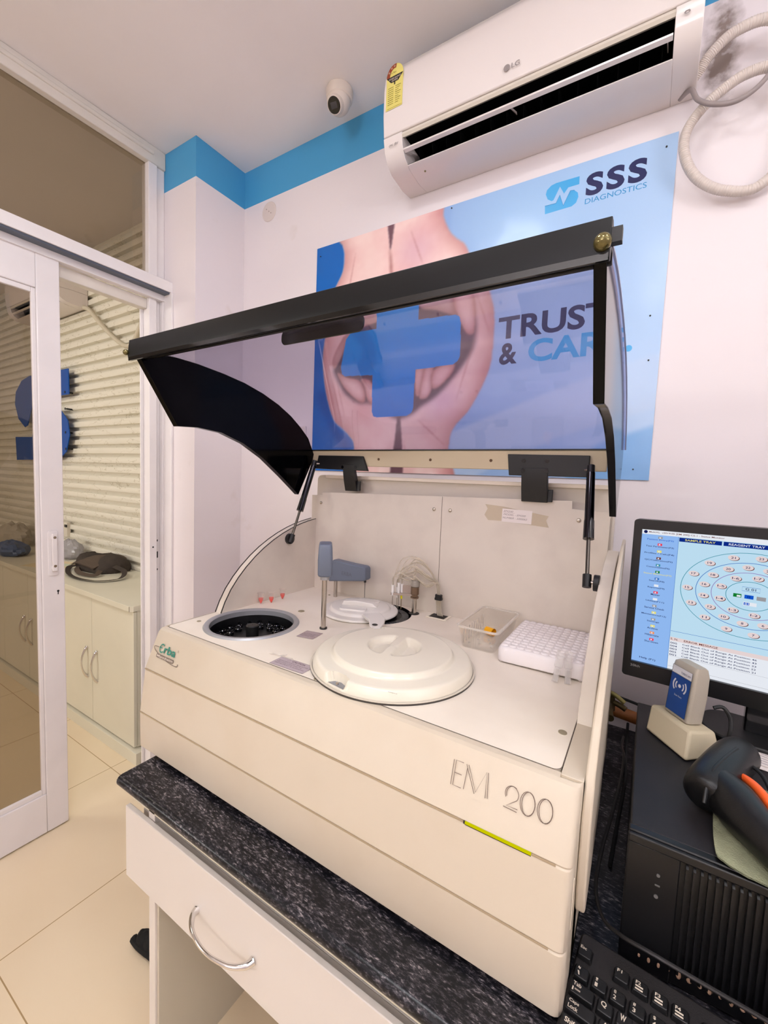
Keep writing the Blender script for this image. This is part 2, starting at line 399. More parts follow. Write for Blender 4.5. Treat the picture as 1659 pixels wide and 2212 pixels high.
for z in (1.07, 1.18): mb.cyl((XL + .0215, .708, z), (XL + .0228, .708, z), .005, n=16)
obj('screw', mb, STEEL, hd)
mb = MB().cyl((XL + .004, .722, .968), (XL + .0048, .722, .968), .004, n=12); mb.box(XL + .004, XL + .0048, .7205, .7235, .955, .968)
obj('keyhole', mb, BLACKM, D)

# ================================================================ poster (printed hands holding a cross)
PW, PH = 1.240, .915; PX, PZ = -1.246, 1.476
def inside(poly, U, V):
    r_ = np.zeros(U.shape, bool); n = len(poly); j = n - 1
    for i in range(n):
        xi, yi = poly[i]; xj, yj = poly[j]
        c = ((yi > V) != (yj > V)) & (U < (xj - xi) * (V - yi) / (yj - yi + 1e-12) + xi); r_ ^= c; j = i
    return r_.astype(float)
def blur(a, k):
    for ax in (0, 1):
        for _ in range(2):
            p = np.pad(a, [(k, k) if i == ax else (0, 0) for i in (0, 1)], mode='edge'); c = np.cumsum(p, ax)
            c = np.concatenate([np.zeros_like(np.take(c, [0], ax)), c], ax); n = a.shape[ax]
            a = (np.take(c, range(2 * k + 1, 2 * k + 1 + n), ax) - np.take(c, range(0, n), ax)) / (2 * k + 1)
    return a
def smooth_poly(P, k=4):
    Q = [Vector((p[0], p[1], 0)) for p in P]; n = len(Q); out = []
    for i in range(n):
        p0, p1, p2, p3 = Q[(i - 1) % n], Q[i], Q[(i + 1) % n], Q[(i + 2) % n]
        for j in range(k):
            t = j / k; q = .5 * ((2 * p1) + (p2 - p0) * t + (2 * p0 - 5 * p1 + 4 * p2 - p3) * t * t + (3 * p1 - p0 - 3 * p2 + p3) * t ** 3); out.append((q.x, q.y))
    return out
def poster_colours(NU, NV):
    U, V = np.meshgrid(np.linspace(0, PW, NU), np.linspace(0, PH, NV), indexing='ij')
    srgb = lambda r, g, b: np.array([r, g, b], float) / 255
    C = np.zeros((NU, NV, 3))
    t = np.clip((U - .45) / .75, 0, 1)[..., None]
    C[:] = srgb(138, 172, 226) * (1 - t) + srgb(178, 206, 240) * t
    w = np.exp(-((U - .86) ** 2 / .05 + (V - .82) ** 2 / .03))[..., None]; C = C * (1 - .5 * w) + srgb(160, 205, 242) * .5 * w
    def paint(poly, col, soft=1, shade=0, k=14, dark=.55, sm=True, amt=1.0):
        nonlocal C
        a = inside(smooth_poly(poly) if sm else poly, U, V); 
        e = blur(a, k) if shade else None
        if soft: a2 = blur(a, soft)
        else: a2 = a
        c = np.broadcast_to(col, C.shape).copy() if col.ndim == 1 else col.copy()
        if shade:
            s_ = np.clip((e - .5) * 2, 0, 1)[..., None]; c = c * (1 - shade * (1 - s_) * np.array([.26, .42, .42]))
        C = C * (1 - a2[..., None] * amt) + c * a2[..., None] * amt
    paint([(.6, .30), (.80, .255), (1.3, .42), (1.3, .95), (.6, .95)], srgb(170, 203, 240), 2, sm=False, amt=.35)
    paint([(.635, .146), (.976, .269), (1.26, .355), (1.26, .205), (.983, .12), (.70, -.02), (.637, -.02)], srgb(186, 208, 238), 2, sm=False, amt=.8)
    paint([(.98, -.05), (1.10, .10), (1.26, .16), (1.26, -.05)], srgb(120, 172, 226), 2, sm=False, amt=.75)
    paint([(-.03, .96), (.123, .941), (.133, .897), (.142, .859), (.137, .794), (.096, .729), (.066, .648), (.057, .555), (.046, .461), (.066, .331), (.112, .207), (.187, .148), (.224, .097), (.234, -.03), (-.04, -.03)], srgb(22, 104, 190), 1)
    paint([(.02, .30), (.16, .09), (.20, .10), (.12, .20), (.07, .33)], srgb(12, 70, 150), 5, amt=.5)
    # skin with printed tone variation
    rng = np.random.RandomState(3)
    nz = blur(rng.rand(NU, NV), 16); nz = (nz - nz.mean()) / nz.std(); nf = blur(rng.rand(NU, NV), 3); nf = (nf - nf.mean()) / nf.std()
    tone = np.clip(.5 + .22 * nz + .05 * nf, 0, 1)[..., None]
    skin = srgb(252, 220, 214) * tone + srgb(236, 184, 182) * (1 - tone)
    hl = np.exp(-((U - .27) ** 2 / .004 + (V - .80) ** 2 / .02))[..., None]; skin = skin * (1 - .6 * hl) + srgb(252, 228, 220) * .6 * hl
    hl = np.exp(-((U - .47) ** 2 / .006 + (V - .80) ** 2 / .005))[..., None]; skin = skin * (1 - .35 * hl) + srgb(205, 160, 190) * .35 * hl
    hl = np.exp(-((U - .60) ** 2 / .006 + (V - .26) ** 2 / .004))[..., None]; skin = skin * (1 - .3 * hl) + srgb(190, 150, 200) * .3 * hl
    S = [(.123, .95), (.567, .96), (.569, .912), (.574, .878), (.606, .818), (.654, .775), (.676, .735), (.725, .679), (.75, .604), (.77, .531), (.772, .431), (.765, .356), (.735, .282), (.697, .216), (.643, .154), (.633, .078), (.635, -.05), (.232, -.05), (.222, .091), (.211, .128), (.162, .173), (.112, .213), (.066, .331), (.046, .461), (.057, .555), (.086, .675), (.096, .729), (.137, .794), (.144, .858), (.133, .897)]
    paint(S, skin, 1, shade=.6, k=16)
    dk = srgb(118, 86, 96)
    paint([(.341, .95), (.374, .95), (.368, .879), (.359, .825), (.351, .866)], dk, 1)
    paint([(.355, .83), (.366, .79), (.374, .70), (.366, .70), (.358, .79)], srgb(160, 95, 90), 2, amt=.9)
    paint([(.182, .55), (.26, .592), (.432, .62), (.618, .609), (.695, .544), (.711, .465), (.697, .41), (.639, .337), (.577, .277), (.516, .242), (.482, .218), (.419, .202), (.355, .233), (.304, .266), (.236, .273), (.172, .311), (.124, .371), (.104, .417), (.142, .475)], srgb(104, 82, 96), 3)
    paint([(.419, .215), (.431, .21), (.453, -.05), (.395, -.05), (.412, .131)], dk, 1)
    paint([(.17, .551), (.25, .60), (.309, .63), (.374, .73), (.47, .66), (.49, .60), (.311, .572), (.186, .546), (.15, .474), (.112, .416), (.098, .455), (.14, .525)], skin * .92, 1, shade=.5, k=8)
    paint([(.469, .70), (.623, .68), (.638, .553), (.621, .549), (.559, .575), (.49, .60)], skin * .88, 1, shade=.5, k=8)
    fg = [[(.623, .65), (.673, .65), (.697, .594), (.705, .542), (.706, .491), (.699, .472), (.679, .478), (.658, .508), (.642, .542), (.626, .576)],
          [(.125, .399), (.178, .376), (.232, .362), (.264, .326), (.269, .286), (.259, .271), (.224, .286), (.164, .336)],
          [(.244, .364), (.285, .357), (.312, .325), (.319, .289), (.304, .263), (.277, .285), (.264, .329)],
          [(.487, .38), (.526, .375), (.524, .336), (.508, .285), (.491, .291)],
          [(.526, .38), (.56, .375), (.557, .306), (.54, .274), (.518, .269), (.508, .285)],
          [(.563, .37), (.634, .385), (.632, .351), (.59, .312), (.563, .303), (.553, .323)]]
    for g in fg:
        paint(g, srgb(110, 60, 66), 4, amt=.5); paint(g, skin, 1, shade=.7, k=6)
    # creases and knuckle lines
    for a, b_ in (((.05, .46), (.13, .20)), ((.085, .45), (.16, .17)), ((.12, .38), (.17, .22)), ((.70, .62), (.765, .45)), ((.72, .50), (.65, .25)), ((.50, .20), (.62, .10)), ((.20, .86), (.16, .66)), ((.44, .88), (.50, .74)), ((.69, .72), (.73, .60)), ((.45, .12), (.47, .02))):
        ax, ay = a; bx, by = b_; L_ = math.hypot(bx - ax, by - ay); nx, ny = -(by - ay) / L_ * .0022, (bx - ax) / L_ * .0022; mx_, my_ = (ax + bx) / 2 + ny * 4, (ay + by) / 2 - nx * 4
        paint([(ax, ay), (mx_ + nx, my_ + ny), (bx, by), (mx_ - nx, my_ - ny)], srgb(178, 108, 108), 1, amt=.55)
    cr = [(.306, .72), (.309, .549), (.186, .549), (.165, .528), (.143, .419), (.150, .393), (.162, .383), (.3, .375), (.301, .236), (.310, .216), (.328, .212), (.459, .213), (.478, .222), (.484, .238), (.487, .378), (.631, .379), (.650, .390), (.657, .404), (.656, .514), (.648, .540), (.633, .548), (.491, .553), (.488, .72)]
    tt = np.clip((V - .2) / .5, 0, 1)[..., None]
    paint(cr, srgb(22, 122, 214) * (1 - tt) + srgb(36, 160, 236) * tt, 0, sm=False)
    paint([(.186, .549), (.250, .549), (.300, .50), (.305, .40), (.22, .40), (.25, .48)], srgb(14, 108, 190), 3, amt=.45)
    return C
def poster():
    NU, NV = 496, 366
    C = poster_colours(NU, NV); C = np.where(C <= .04045, C / 12.92, ((np.clip(C, 0, 1) + .055) / 1.055) ** 2.4)
    me = bpy.data.meshes.new('poster')
    xs = np.linspace(0, PW, NU); zs = np.linspace(0, PH, NV)
    V = np.zeros((NU, NV, 3)); V[..., 0] = xs[:, None]; V[..., 1] = -.0035; V[..., 2] = zs[None]
    V = V.reshape(-1, 3); n = len(V)
    i = np.arange(NU - 1)[:, None] * NV + np.arange(NV - 1)[None]
    F = np.stack([i, i + NV, i + NV + 1, i + 1], -1).reshape(-1, 4)
    # flex sheet edge: a frame of back vertices gives it thickness
    extra = [(0, 0, 0), (PW, 0, 0), (PW, 0, PH), (0, 0, PH)]
    cidx = [0, (NU - 1) * NV, NU * NV - 1, NV - 1]
    verts = V.tolist() + extra; faces = F.tolist()
    for k in range(4): faces.append([cidx[k], n + k, n + (k + 1) % 4, cidx[(k + 1) % 4]])
    me.from_pydata(verts, [], faces)
    ca = me.color_attributes.new('print', 'FLOAT_COLOR', 'POINT')
    buf = np.ones((len(verts), 4)); buf[:n, :3] = C.reshape(-1, 3); ca.data.foreach_set('color', buf.ravel())
    M, nt, b = nodes_mat('poster_print'); a = nt.nodes.new('ShaderNodeVertexColor'); a.layer_name = 'print'
    nt.links.new(a.outputs[0], b.inputs['Base Color']); b.inputs['Roughness'].default_value = .22; b.inputs['Specular IOR Level'].default_value = .4
    g = nt.nodes.new('ShaderNodeNewGeometry'); nn = nt.nodes.new('ShaderNodeTexNoise'); nn.inputs['Scale'].default_value = 6
    nt.links.new(g.outputs['Position'], nn.inputs['Vector']); bp = nt.nodes.new('ShaderNodeBump'); bp.inputs['Strength'].default_value = .4; bp.inputs['Distance'].default_value = .01
    nt.links.new(nn.outputs[0], bp.inputs['Height']); nt.links.new(bp.outputs[0], b.inputs['Normal'])
    me.materials.append(M)
    o = bpy.data.objects.new('poster', me); COL.objects.link(o); o.location = (PX, YB - .0006, PZ); ORG['poster'] = Vector(o.location)
    o['label'] = 'wall poster of hands cupped round a blue cross beside the words Trust & Care'; o['category'] = 'poster'
    return o
poster_obj = poster()
NAVY = mat('print_navy', (24, 32, 84), .3); SKY = mat('print_sky_blue', (62, 166, 226), .3); LTB = mat('print_faint_blue', (120, 168, 214), .3); TRB = mat('print_medium_blue', (30, 136, 200), .3)
LOGO_UP = [(1.0028, .8794), (1.0033, .8571), (.9736, .8571), (.9625, .8431), (.9497, .8666), (.9334, .8331), (.9283, .8315), (.9162, .8403), (.9099, .8558), (.9123, .8676), (.9242, .8775), (.9385, .8804)]
LOGO_LO = [(.9094, .8223), (.9414, .8214), (.9503, .8426), (.9627, .809), (.9804, .8459), (.9915, .8435), (1.0009, .8346), (1.0032, .8217), (.9979, .807), (.9865, .8001), (.9109, .7986)]
def pf(): return frame((PX, YB - .0042, PZ), (1, 0, 0), (0, 0, 1))
mb = MB(); mb.M = pf(); [mb.text('S', 1.022 + i * .0535, .815, .0455, .062, bold=.04) for i in range(3)]
obj('brand_text', mb, NAVY, poster_obj, fix=False)
mb = MB(); mb.M = pf(); mb.text('TRUST', .787, .441, .326, .071, bold=.028); mb.text('&', .795, .360, .058, .068, bold=.028)
obj('heading_text', mb, NAVY, poster_obj, fix=False)
mb = MB(); mb.M = pf(); mb.text('CARE', .887, .359, .266, .070, bold=.028)
mb.poly([(1.164 + .009 * math.cos(a * PI / 10), .3685 + .009 * math.sin(a * PI / 10)) for a in range(20)])
obj('slogan_text', mb, SKY, poster_obj, fix=False)
mb = MB(); mb.M = pf(); mb.poly(LOGO_UP); mb.poly(LOGO_LO)
obj('logo_print', mb, SKY, poster_obj, fix=False)
mb = MB(); mb.M = pf(); mb.text('DIAGNOSTICS', 1.022, .795, .154, .0145)
mb.stroke([(.9094, .8223), (.9414, .8214), (.9503, .8426), (.9627, .809), (.9804, .8459), (.9915, .8435)], .002, .0004)
obj('subtitle_text', mb, TRB, poster_obj, fix=False)
for (u, v) in ((.60, .905), (1.215, .885), (1.21, .45), (1.215, .33), (1.2, .03), (.02, .88)):
    mb = MB().cyl((PX + u, YB - .0038, PZ + v), (PX + u, YB - .0065, PZ + v), .0022, n=10)
    obj('pin', mb, BLACKM, poster_obj)

# ================================================================ air conditioner
DUCT = mat('duct_black', (3, 3, 4), .8, spec=.1)
def aircon(x0, x1, yb, zb, label, lit=True):
    A = thing('air_conditioner', ((x0 + x1) / 2, yb, zb), label, 'air conditioner')
    P = lambda pts: [(yb + y - 1.407, zb + z - 2.455) for y, z in pts]
    lo = P([(1.407, 2.463), (1.35, 2.455), (1.275, 2.462), (1.243, 2.478), (1.225, 2.505), (1.217, 2.540), (1.30, 2.548), (1.407, 2.548)])
    up = P([(1.407, 2.549), (1.30, 2.549), (1.216, 2.5415), (1.209, 2.60), (1.208, 2.674), (1.213, 2.715), (1.228, 2.748), (1.255, 2.765), (1.30, 2.772), (1.407, 2.772)])
    sx0, sx1 = x0 + .067, x1 - .053
    mb = MB(); mb.prism(lo, x0, sx0, 'x'); mb.prism(lo, sx1, x1 + .001, 'x')
    cup = P([(1.407, 2.463), (1.35, 2.455), (1.29, 2.458), (1.262, 2.4655), (1.262, 2.468), (1.345, 2.474), (1.345, 2.548), (1.407, 2.548)])
    mb.prism(cup, sx0, sx1, 'x'); obj('lower_body', mb, ACW, A, bevel=.002)
    mb = MB().prism(up, x0, x1, 'x'); fp = obj('front_panel', mb, ACW, A, bevel=.004, seg=3)
    lip = P([(1.222, 2.541), (1.219, 2.532), (1.224, 2.526), (1.236, 2.533), (1.236, 2.541)])
    obj('outlet_lip', MB().prism(lip, sx0 - .002, sx1 + .002, 'x'), mat('aircon_cream', (222, 212, 198), .35), A)
    duct = P([(1.236, 2.545), (1.228, 2.526), (1.331, 2.50), (1.338, 2.545)])
    mb = MB(); mb.add([(x, *p) for x in (sx0 + .0005, sx1 - .0005) for p in P([(1.262, 2.4683), (1.344, 2.4745), (1.344, 2.538), (1.236, 2.538)])],
                      [(0, 1, 5, 4), (1, 2, 6, 5), (2, 3, 7, 6)])
    obj('outlet_duct', mb, DUCT, A, fix=False)
    for i in range(15):
        x = sx0 + (i + .5) * (sx1 - sx0) / 15
        q = P([(1.30, 2.498), (1.335, 2.490), (1.335, 2.535), (1.29, 2.533)]); obj('vertical_vane', MB().prism(q, x - .0008, x + .0008, 'x'), DUCT, A)
    fl = P([(1.2275, 2.4960), (1.2290, 2.4925), (1.240, 2.4895), (1.2415, 2.4915), (1.232, 2.4975)])
    mb = MB().prism(fl, sx0 + .002, sx1 - .002, 'x'); lv = obj('louver', mb, ACW, A)
    for x in (sx0 + .012, (sx0 + sx1) / 2 - .02, sx1 - .012):
        mb = MB().prism(P([(1.236, 2.493), (1.240, 2.490), (1.30, 2.515), (1.295, 2.52)]), x - .001, x + .001, 'x'); obj('louver_bracket', mb, ACW, lv)
    return A, P, fp
A, P, fp = aircon(-.812, .022, YB, 2.455, 'white split air conditioner with open outlet above the poster')
FY = 1.2078
mb = MB(); mb.M = frame((-.805, FY - .0002, 2.60), (1, 0, 0), (0, 0, 1))
arc = [(.033 + .030 * math.cos(math.radians(a)), .108 + .034 * math.sin(math.radians(a))) for a in range(0, 181, 12)]
mb.m = 0; mb.poly([(.003, .012), (.063, .012), (.063, .108)] + arc[1:-1] + [(.003, .108)])
mb.m = 1
ri = [(.033 + .030 * math.cos(math.radians(a)), .108 + .034 * math.sin(math.radians(a))) for a in range(80, 181, 10)]
rj = [(.033 + .018 * math.cos(math.radians(a)), .108 + .022 * math.sin(math.radians(a))) for a in range(180, 79, -10)]
mb.poly(ri + rj, .0002)
mb.m = 2; mb.poly([(.003, .108), (.063, .108), (.046, .090), (.020, .090)], .0003); mb.stroke([(.033, .092), (.033, .082)], .004, .0003)
mb.m = 3; mb.text('POWER SAVINGS', .012, .099, .042, .005, .0005); mb.text('GUIDE', .022, .0925, .022, .005, .0005)
for a in (150, 120, 95): mb.text('*', .033 + .024 * math.cos(math.radians(a)) - .003, .108 + .028 * math.sin(math.radians(a)) - .003, .006, .006, .0005)
mb.m = 4
mb.text('More Stars', .012, .116, .026, .005, .0005)
for i in range(9):
    mb.stroke([(.010, .076 - i * .006), (.030, .076 - i * .006)], .0018, .0004); mb.stroke([(.036, .076 - i * .006), (.056 - (i % 3) * .004, .076 - i * .006)], .0018, .0004)
mb.stroke([(.008, .016), (.06, .016)], .001, .0004)
obj('energy_label', mb, [mat('label_yellow', (232, 218, 120), .5), mat('label_red', (150, 62, 26), .5), mat('label_black', (30, 24, 22), .5), mat('label_white', (240, 220, 200), .5), mat('label_olive', (150, 138, 50), .5)], fp, fix=False)
mb = MB(); mb.M = frame((-.415, 1.2085, 2.565), (1, 0, 0), (0, 0, 1))
mb.poly([(.0085 * math.cos(i * PI / 12), .009 + .0085 * math.sin(i * PI / 12)) for i in range(24)]); mb.text('LG', .013, .0025, .022, .013, bold=.01)
mb.M = frame((-.045, 1.2078, 2.580), (1, 0, 0), (0, 0, 1)); mb.text('DUAL', -.035, .022, .045, .012)
obj('brand_mark', mb, mat('mark_grey', (150, 140, 138), .4), fp, fix=False)
mb = MB(); mb.M = frame((-.772, 1.2175, 2.508), (1, 0, 0), (0, .35, 1)); mb.text('8H', .0, .0, .012, .012); mb.text('ON', -.02, .001, .014, .01)
mb.M = frame((-.015, 1.2165, 2.515), (1, 0, 0), (0, .35, 1)); mb.text('8', .0, .0, .012, .02)
obj('panel_print', mb, mat('mark_grey', (150, 140, 138), .4), A, fix=False)
mb = MB().cyl((-.70, 1.30, 2.4575), (-.70, 1.30, 2.4555), .003, n=10); obj('screw', mb, mat('olive', (130, 120, 60), .4), A)

HOSE = mat('hose_grey_white', (214, 202, 194), .5, bump=.1, bscale=300)
def hose(name, pts, r_, M, ribs, label, cat, **k):
    P_ = spline([Vector(p) for p in pts], 40 if ribs else 10)
    n_ = len(P_); mb = MB()
    if ribs: mb.tube(P_, r_, 12, rad=lambda t: r_ * (1 + .05 * math.sin(t * ribs * 2 * PI)))
    else: mb.tube(P_, r_, 10)
    return obj(name, mb, M, label=label, cat=cat, **k)
hose('drain_hose', [(-.005, 1.375, 2.475), (.02, 1.35, 2.475), (.045, 1.335, 2.50), (.09, 1.335, 2.53), (.16, 1.35, 2.535), (.24, 1.36, 2.45), (.235, 1.375, 2.28), (.17, 1.38, 2.190), (.10, 1.375, 2.195), (.045, 1.37, 2.235), (.014, 1.365, 2.29), (.008, 1.36, 2.345), (.03, 1.355, 2.385), (.07, 1.35, 2.415), (.119, 1.35, 2.436), (.17, 1.352, 2.43), (.22, 1.36, 2.38)], .0115, HOSE, 230,
     'thick off-white corrugated hose coiled beside the air conditioner', 'hose')
hose('insulated_cable', [(-.01, 1.39, 2.462), (.012, 1.35, 2.445), (.028, 1.335, 2.405), (.06, 1.325, 2.375), (.105, 1.325, 2.365), (.148, 1.33, 2.39), (.172, 1.34, 2.44), (.19, 1.36, 2.52)], .0055, mat('cable_grey', (150, 138, 136), .45), 0,
     'thin grey cable looping in front of the corrugated hose', 'cable')

# ================================================================ ceiling camera, wall plate, socket
CAMW = mat('camera_white', (222, 208, 196), .4)
K = thing('security_camera', (-1.055, 1.275, ZC), 'white dome security camera on the ceiling with black oval lens', 'camera')
mb = MB().lathe([(.046, 0), (.0485, -.006), (.048, -.022), (.0465, -.032), (.042, -.036)], (-1.055, 1.285, ZC), 40); obj('base', mb, CAMW, K)
mb = MB(); mb.sphere((-1.055, 1.281, ZC - .042), .0415, 14); obj('dome', mb, CAMW, K)
dv = Vector((.10, -.62, -.62)).normalized(); c0 = Vector((-1.055, 1.281, ZC - .046))
mb = MB().cyl(c0 + dv * .020, c0 + dv * .044, .031, .0265, n=32); hs = obj('lens_housing', mb, CAMW, K, bevel=.002)
mb = MB().cyl(c0 + dv * .0435, c0 + dv * .0455, .0245, .0225, n=32); ln = obj('lens_window', mb, mat('lens_glass', (10, 12, 16), .12), K)
mb = MB(); xx = dv.cross(Vector((0, 0, 1))).normalized(); mb.M = frame(c0 + dv * .0458, -xx, -xx.cross(dv) * -1); mb.poly(rect(-.012, .012, -.009, .009))
obj('sensor', mb, mat('sensor_grey', (58, 56, 58), .4), K, fix=False)

mb = MB().cyl((-1.538, YB, 2.622), (-1.538, YB - .004, 2.622), .043, .041, n=40)
wp = obj('wall_plate', mb, mat('plate_paint', (222, 208, 202), .5), bevel=.0015, label='round painted junction cover high on the wall below the blue band', cat='cover plate')
mb = MB()
for dx, dz in ((-.014, .012), (.001, 0), (.014, -.010)): mb.cyl((-1.538 + dx, YB - .0041, 2.622 + dz), (-1.538 + dx, YB - .0052, 2.622 + dz), .0022, n=8)
obj('screw', mb, mat('grime', (150, 132, 122), .6), wp)
S = thing('wall_socket', (-1.352, YB, 1.58), 'white wall socket low behind the tinted lid, left of the poster', 'socket')
obj('plate', MB().box(-1.42, -1.284, YB - .008, YB, 1.572, 1.666), mat('socket_plate', (232, 220, 216), .3), S, bevel=.003)
for xs in (-1.40, -1.35): obj('switch', MB().box(xs, xs + .028, YB - .0115, YB - .008, 1.60, 1.64), mat('socket_plate', (232, 220, 216), .3), S, bevel=.002)
obj('switch_mark', MB().box(-1.342, -1.338, YB - .0125, YB - .0115, 1.605, 1.615), mat('red_mark', (190, 60, 70), .4), S)
# ================================================================ chemistry analyser
X0, X1 = -1.038, -.047; ZD = 1.05; ZT = .75
AN = thing('chemistry_analyzer', (-.54, .87, ZT), 'large cream chemistry analyser with raised tinted lid on the granite counter', 'laboratory analyser')
FRONT = [(.612, 1.05), (.605, 1.0475), (.600, 1.041), (.567, .9615), (.569, .959), (.5665, .957), (.5535, .8565), (.5555, .854), (.5532, .852), (.554, .766), (.558, .7625)]
mb = MB()
lo_ = [(X0, .020), (X0 + .0015, .010), (X0 + .005, .003), (X0 + .010, 0), (-.060, 0), (-.055, .0010), (-.051, .0035), (-.0485, .008), (X1, .015)]
tail = [(.66, .7625), (.66, 1.036), (.6405, 1.036), (.6395, 1.036)]
nf = len(FRONT) + len(tail); vs = []
for x, off in lo_: vs += [(x, p[0] + off, p[1]) for p in FRONT] + [(x, *p) for p in tail]
mb.add(vs, [(j * nf + i, j * nf + (i + 1) % nf, (j + 1) * nf + (i + 1) % nf, (j + 1) * nf + i) for j in range(len(lo_) - 1) for i in range(nf)] + [tuple(range(nf)), tuple(range((len(lo_) - 1) * nf, len(lo_) * nf))])
mb.box(X0 + .004, -.0765, .612, .624, 1.030, 1.0499)
mb.prism([(.63, .7625), (1.20, .7625), (1.20, 1.05), (.63, 1.05)], X0, X0 + .004, 'x')
mb.prism([(.62, .7625), (1.20, .7625), (1.20, 1.05), (.62, 1.05)], -.0765, X1, 'x')
mb.box(X0, X1, .64, 1.2, .7625, .78); mb.box(X0, X1, 1.18, 1.21, .78, 1.05)
body = obj('housing', mb, SHELL, AN, bevel=.003, seg=3, angle=30)
GR = mat('groove_painted_shade', (176, 156, 128), .7)  # tan strip colour stands in for the groove's shadow line
mb = MB()
for (y, z) in ((.5668, .959), (.5538, .854)):
    mb.box(X0 + .008, -.068, y - .0008, y + .004, z - .0011, z + .0011)
obj('panel_groove', mb, GR, AN)
for x in (X0 + .06, -.11):
    for y in (.60, 1.15): obj('foot', MB().cyl((x, y, .75), (x, y, .7635), .018, .02, n=20), RUBBER, AN)
# right edge recess on the body side
obj('side_grip', MB().box(X1 - .001, X1 + .0008, .580, .584, .87, .94), mat('pale_edge', (245, 232, 215), .3), AN)

# deck plate with round holes
WELL = (-.880, .772, .1125)
ROT = (-.668, 1.062, .103)
def plate_with_holes(outer, holes, z, th, mi=0):
    bm = bmesh.new(); ed = []
    loops = [outer] + [[(c[0] + c[2] * math.cos(2 * PI * i / 48), c[1] + c[2] * math.sin(2 * PI * i / 48)) for i in range(48)] for c in holes]
    for lp in loops:
        vs = [bm.verts.new((p[0], p[1], z)) for p in lp]
        ed += [bm.edges.new((vs[i], vs[(i + 1) % len(vs)])) for i in range(len(vs))]
    bmesh.ops.triangle_fill(bm, use_beauty=True, use_dissolve=False, edges=ed)
    mb = MB(); bm.verts.index_update()
    mb.add([tuple(v.co) for v in bm.verts], [tuple(v.index for v in fc.verts) for fc in bm.faces]); bm.free()
    for lp in loops:
        n = len(lp); mb.add([(p[0], p[1], z) for p in lp] + [(p[0], p[1], z - th) for p in lp], [(i, (i + 1) % n, n + (i + 1) % n, n + i) for i in range(n)])
    return mb
outer = rrect(X0 + .0055, -.078, .6255, 1.172, .012)
obj('deck', plate_with_holes(outer, [WELL, ROT], ZD, .012), DECK, AN)
mb = MB()
for q in (rrect(X0 + .004, -.0768, .6242, 1.174, .013),):
    pts = q; n = len(pts); inn = rrect(X0 + .0052, -.0780, .6254, 1.172, .012)
    mb.add([(p[0], p[1], ZD + .00025) for p in pts] + [(p[0], p[1], ZD + .00025) for p in inn], [(i, (i + 1) % n, n + (i + 1) % n, n + i) for i in range(n)])
obj('deck_seam', mb, mat('gap_dark', (96, 82, 72), .8), AN, fix=False)

# front lettering (engraved double-line letters)
pt = Vector((0, .567, .959)); tv = Vector((0, .035, .091)).normalized()
def facet(off=.0006): return frame(Vector((0, .5665, .959)) + Vector((0, -.091, .035)).normalized() * off, (1, 0, 0), tv)
INK = mat('engraved_brown', (116, 98, 88), .6)
mb = MB(); mb.M = facet(.0012); w = .0009
for s_ in ([(-.223, .0745), (-.2225, .040)], [(-.2075, .0745), (-.2195, .0745), (-.219, .0405), (-.206, .0405)], [(-.2192, .0575), (-.208, .0575)],
           [(-.2022, .0405), (-.201, .070), (-.203, .0745)], [(-.201, .070), (-.1855, .0405)], [(-.1998, .0745), (-.184, .0435), (-.172, .0745), (-.1692, .041)], [(-.1698, .0745), (-.166, .0415)],
           ):
    mb.stroke(s_, w)
obj('model_letters', mb, INK, body, fix=False)
mb = MB(); mb.M = facet(.0012); mb.stroke([(-.143, .0415), (-.124, .0405)], w)
def arc2(cx, cy, rx, ry, a0, a1, n=22): return [(cx + rx * math.cos(math.radians(a0 + (a1 - a0) * i / n)), cy + ry * math.sin(math.radians(a0 + (a1 - a0) * i / n))) for i in range(n + 1)]
mb.stroke(arc2(-.1335, .0600, .0092, .0100, 215, -35) + [(-.139, .0440), (-.1235, .0440)], w)
mb.stroke(arc2(-.1322, .0600, .0086, .0100, 205, 60), w)
for cx in (-.1110, -.0880):
    mb.stroke(arc2(cx - .0006, .0563, .0098, .0146, 0, 360), w, closed=False); mb.stroke(arc2(cx + .0006, .0563, .0088, .0146, 0, 360), w)
obj('model_number', mb, INK, body, fix=False)
G1 = mat('logo_green', (30, 128, 110), .4); G2 = mat('logo_brown', (120, 104, 92), .4)
mb = MB(); mb.M = facet(.0012)
mb.stroke([(p[0] + .003, p[1]) for p in arc2(-.9925, .0585, .0085, .0095, 40, 320)], .0026); mb.stroke([(-1.0005, .0595), (-.9890, .0595)], .0024)
mb.text('rba', -.980, .0492, .047, .0185, bold=.02)
l1 = obj('logo_word', mb, G1, body, fix=False)
mb = MB(); mb.M = facet(.0011)
ang = math.atan2(-.019, .098); 
el = [( -.9675 + .055 * math.cos(a) * math.cos(ang) - .0085 * math.sin(a) * math.sin(ang), .0455 + .055 * math.cos(a) * math.sin(ang) + .0085 * math.sin(a) * math.cos(ang)) for a in [2 * PI * i / 60 for i in range(60)]]
mb.stroke(el[22:58], .0016); mb.stroke(el[56:] + el[:4], .0022)
mb.poly([(-1.002, .0355), (-.932, .0355), (-.933, .0440), (-1.002, .0440)], .0002)
mb.text('®', -.929, .062, .005, .006, .0002)
l2 = obj('logo_ring', mb, G2, body, fix=False)
mb = MB(); mb.M = facet(.0016); mb.text('Mannheim', -.999, .0370, .064, .0058, bold=.01)
obj('logo_subtitle', mb, mat('logo_pale', (226, 214, 200), .5), body, fix=False)
# lit status strip in the groove
mb = MB(); mb.box(-.192, -.099, .5655, .5675, .9575, .9612); obj('status_light', mb, emis('status_green', (214, 208, 0), .95), AN)
mb = MB().box(-.1945, -.192, .5655, .5675, .9573, .9612).box(-.192, -.099, .5657, .5677, .9562, .9574); obj('status_light_bezel', mb, BLACKM, AN)

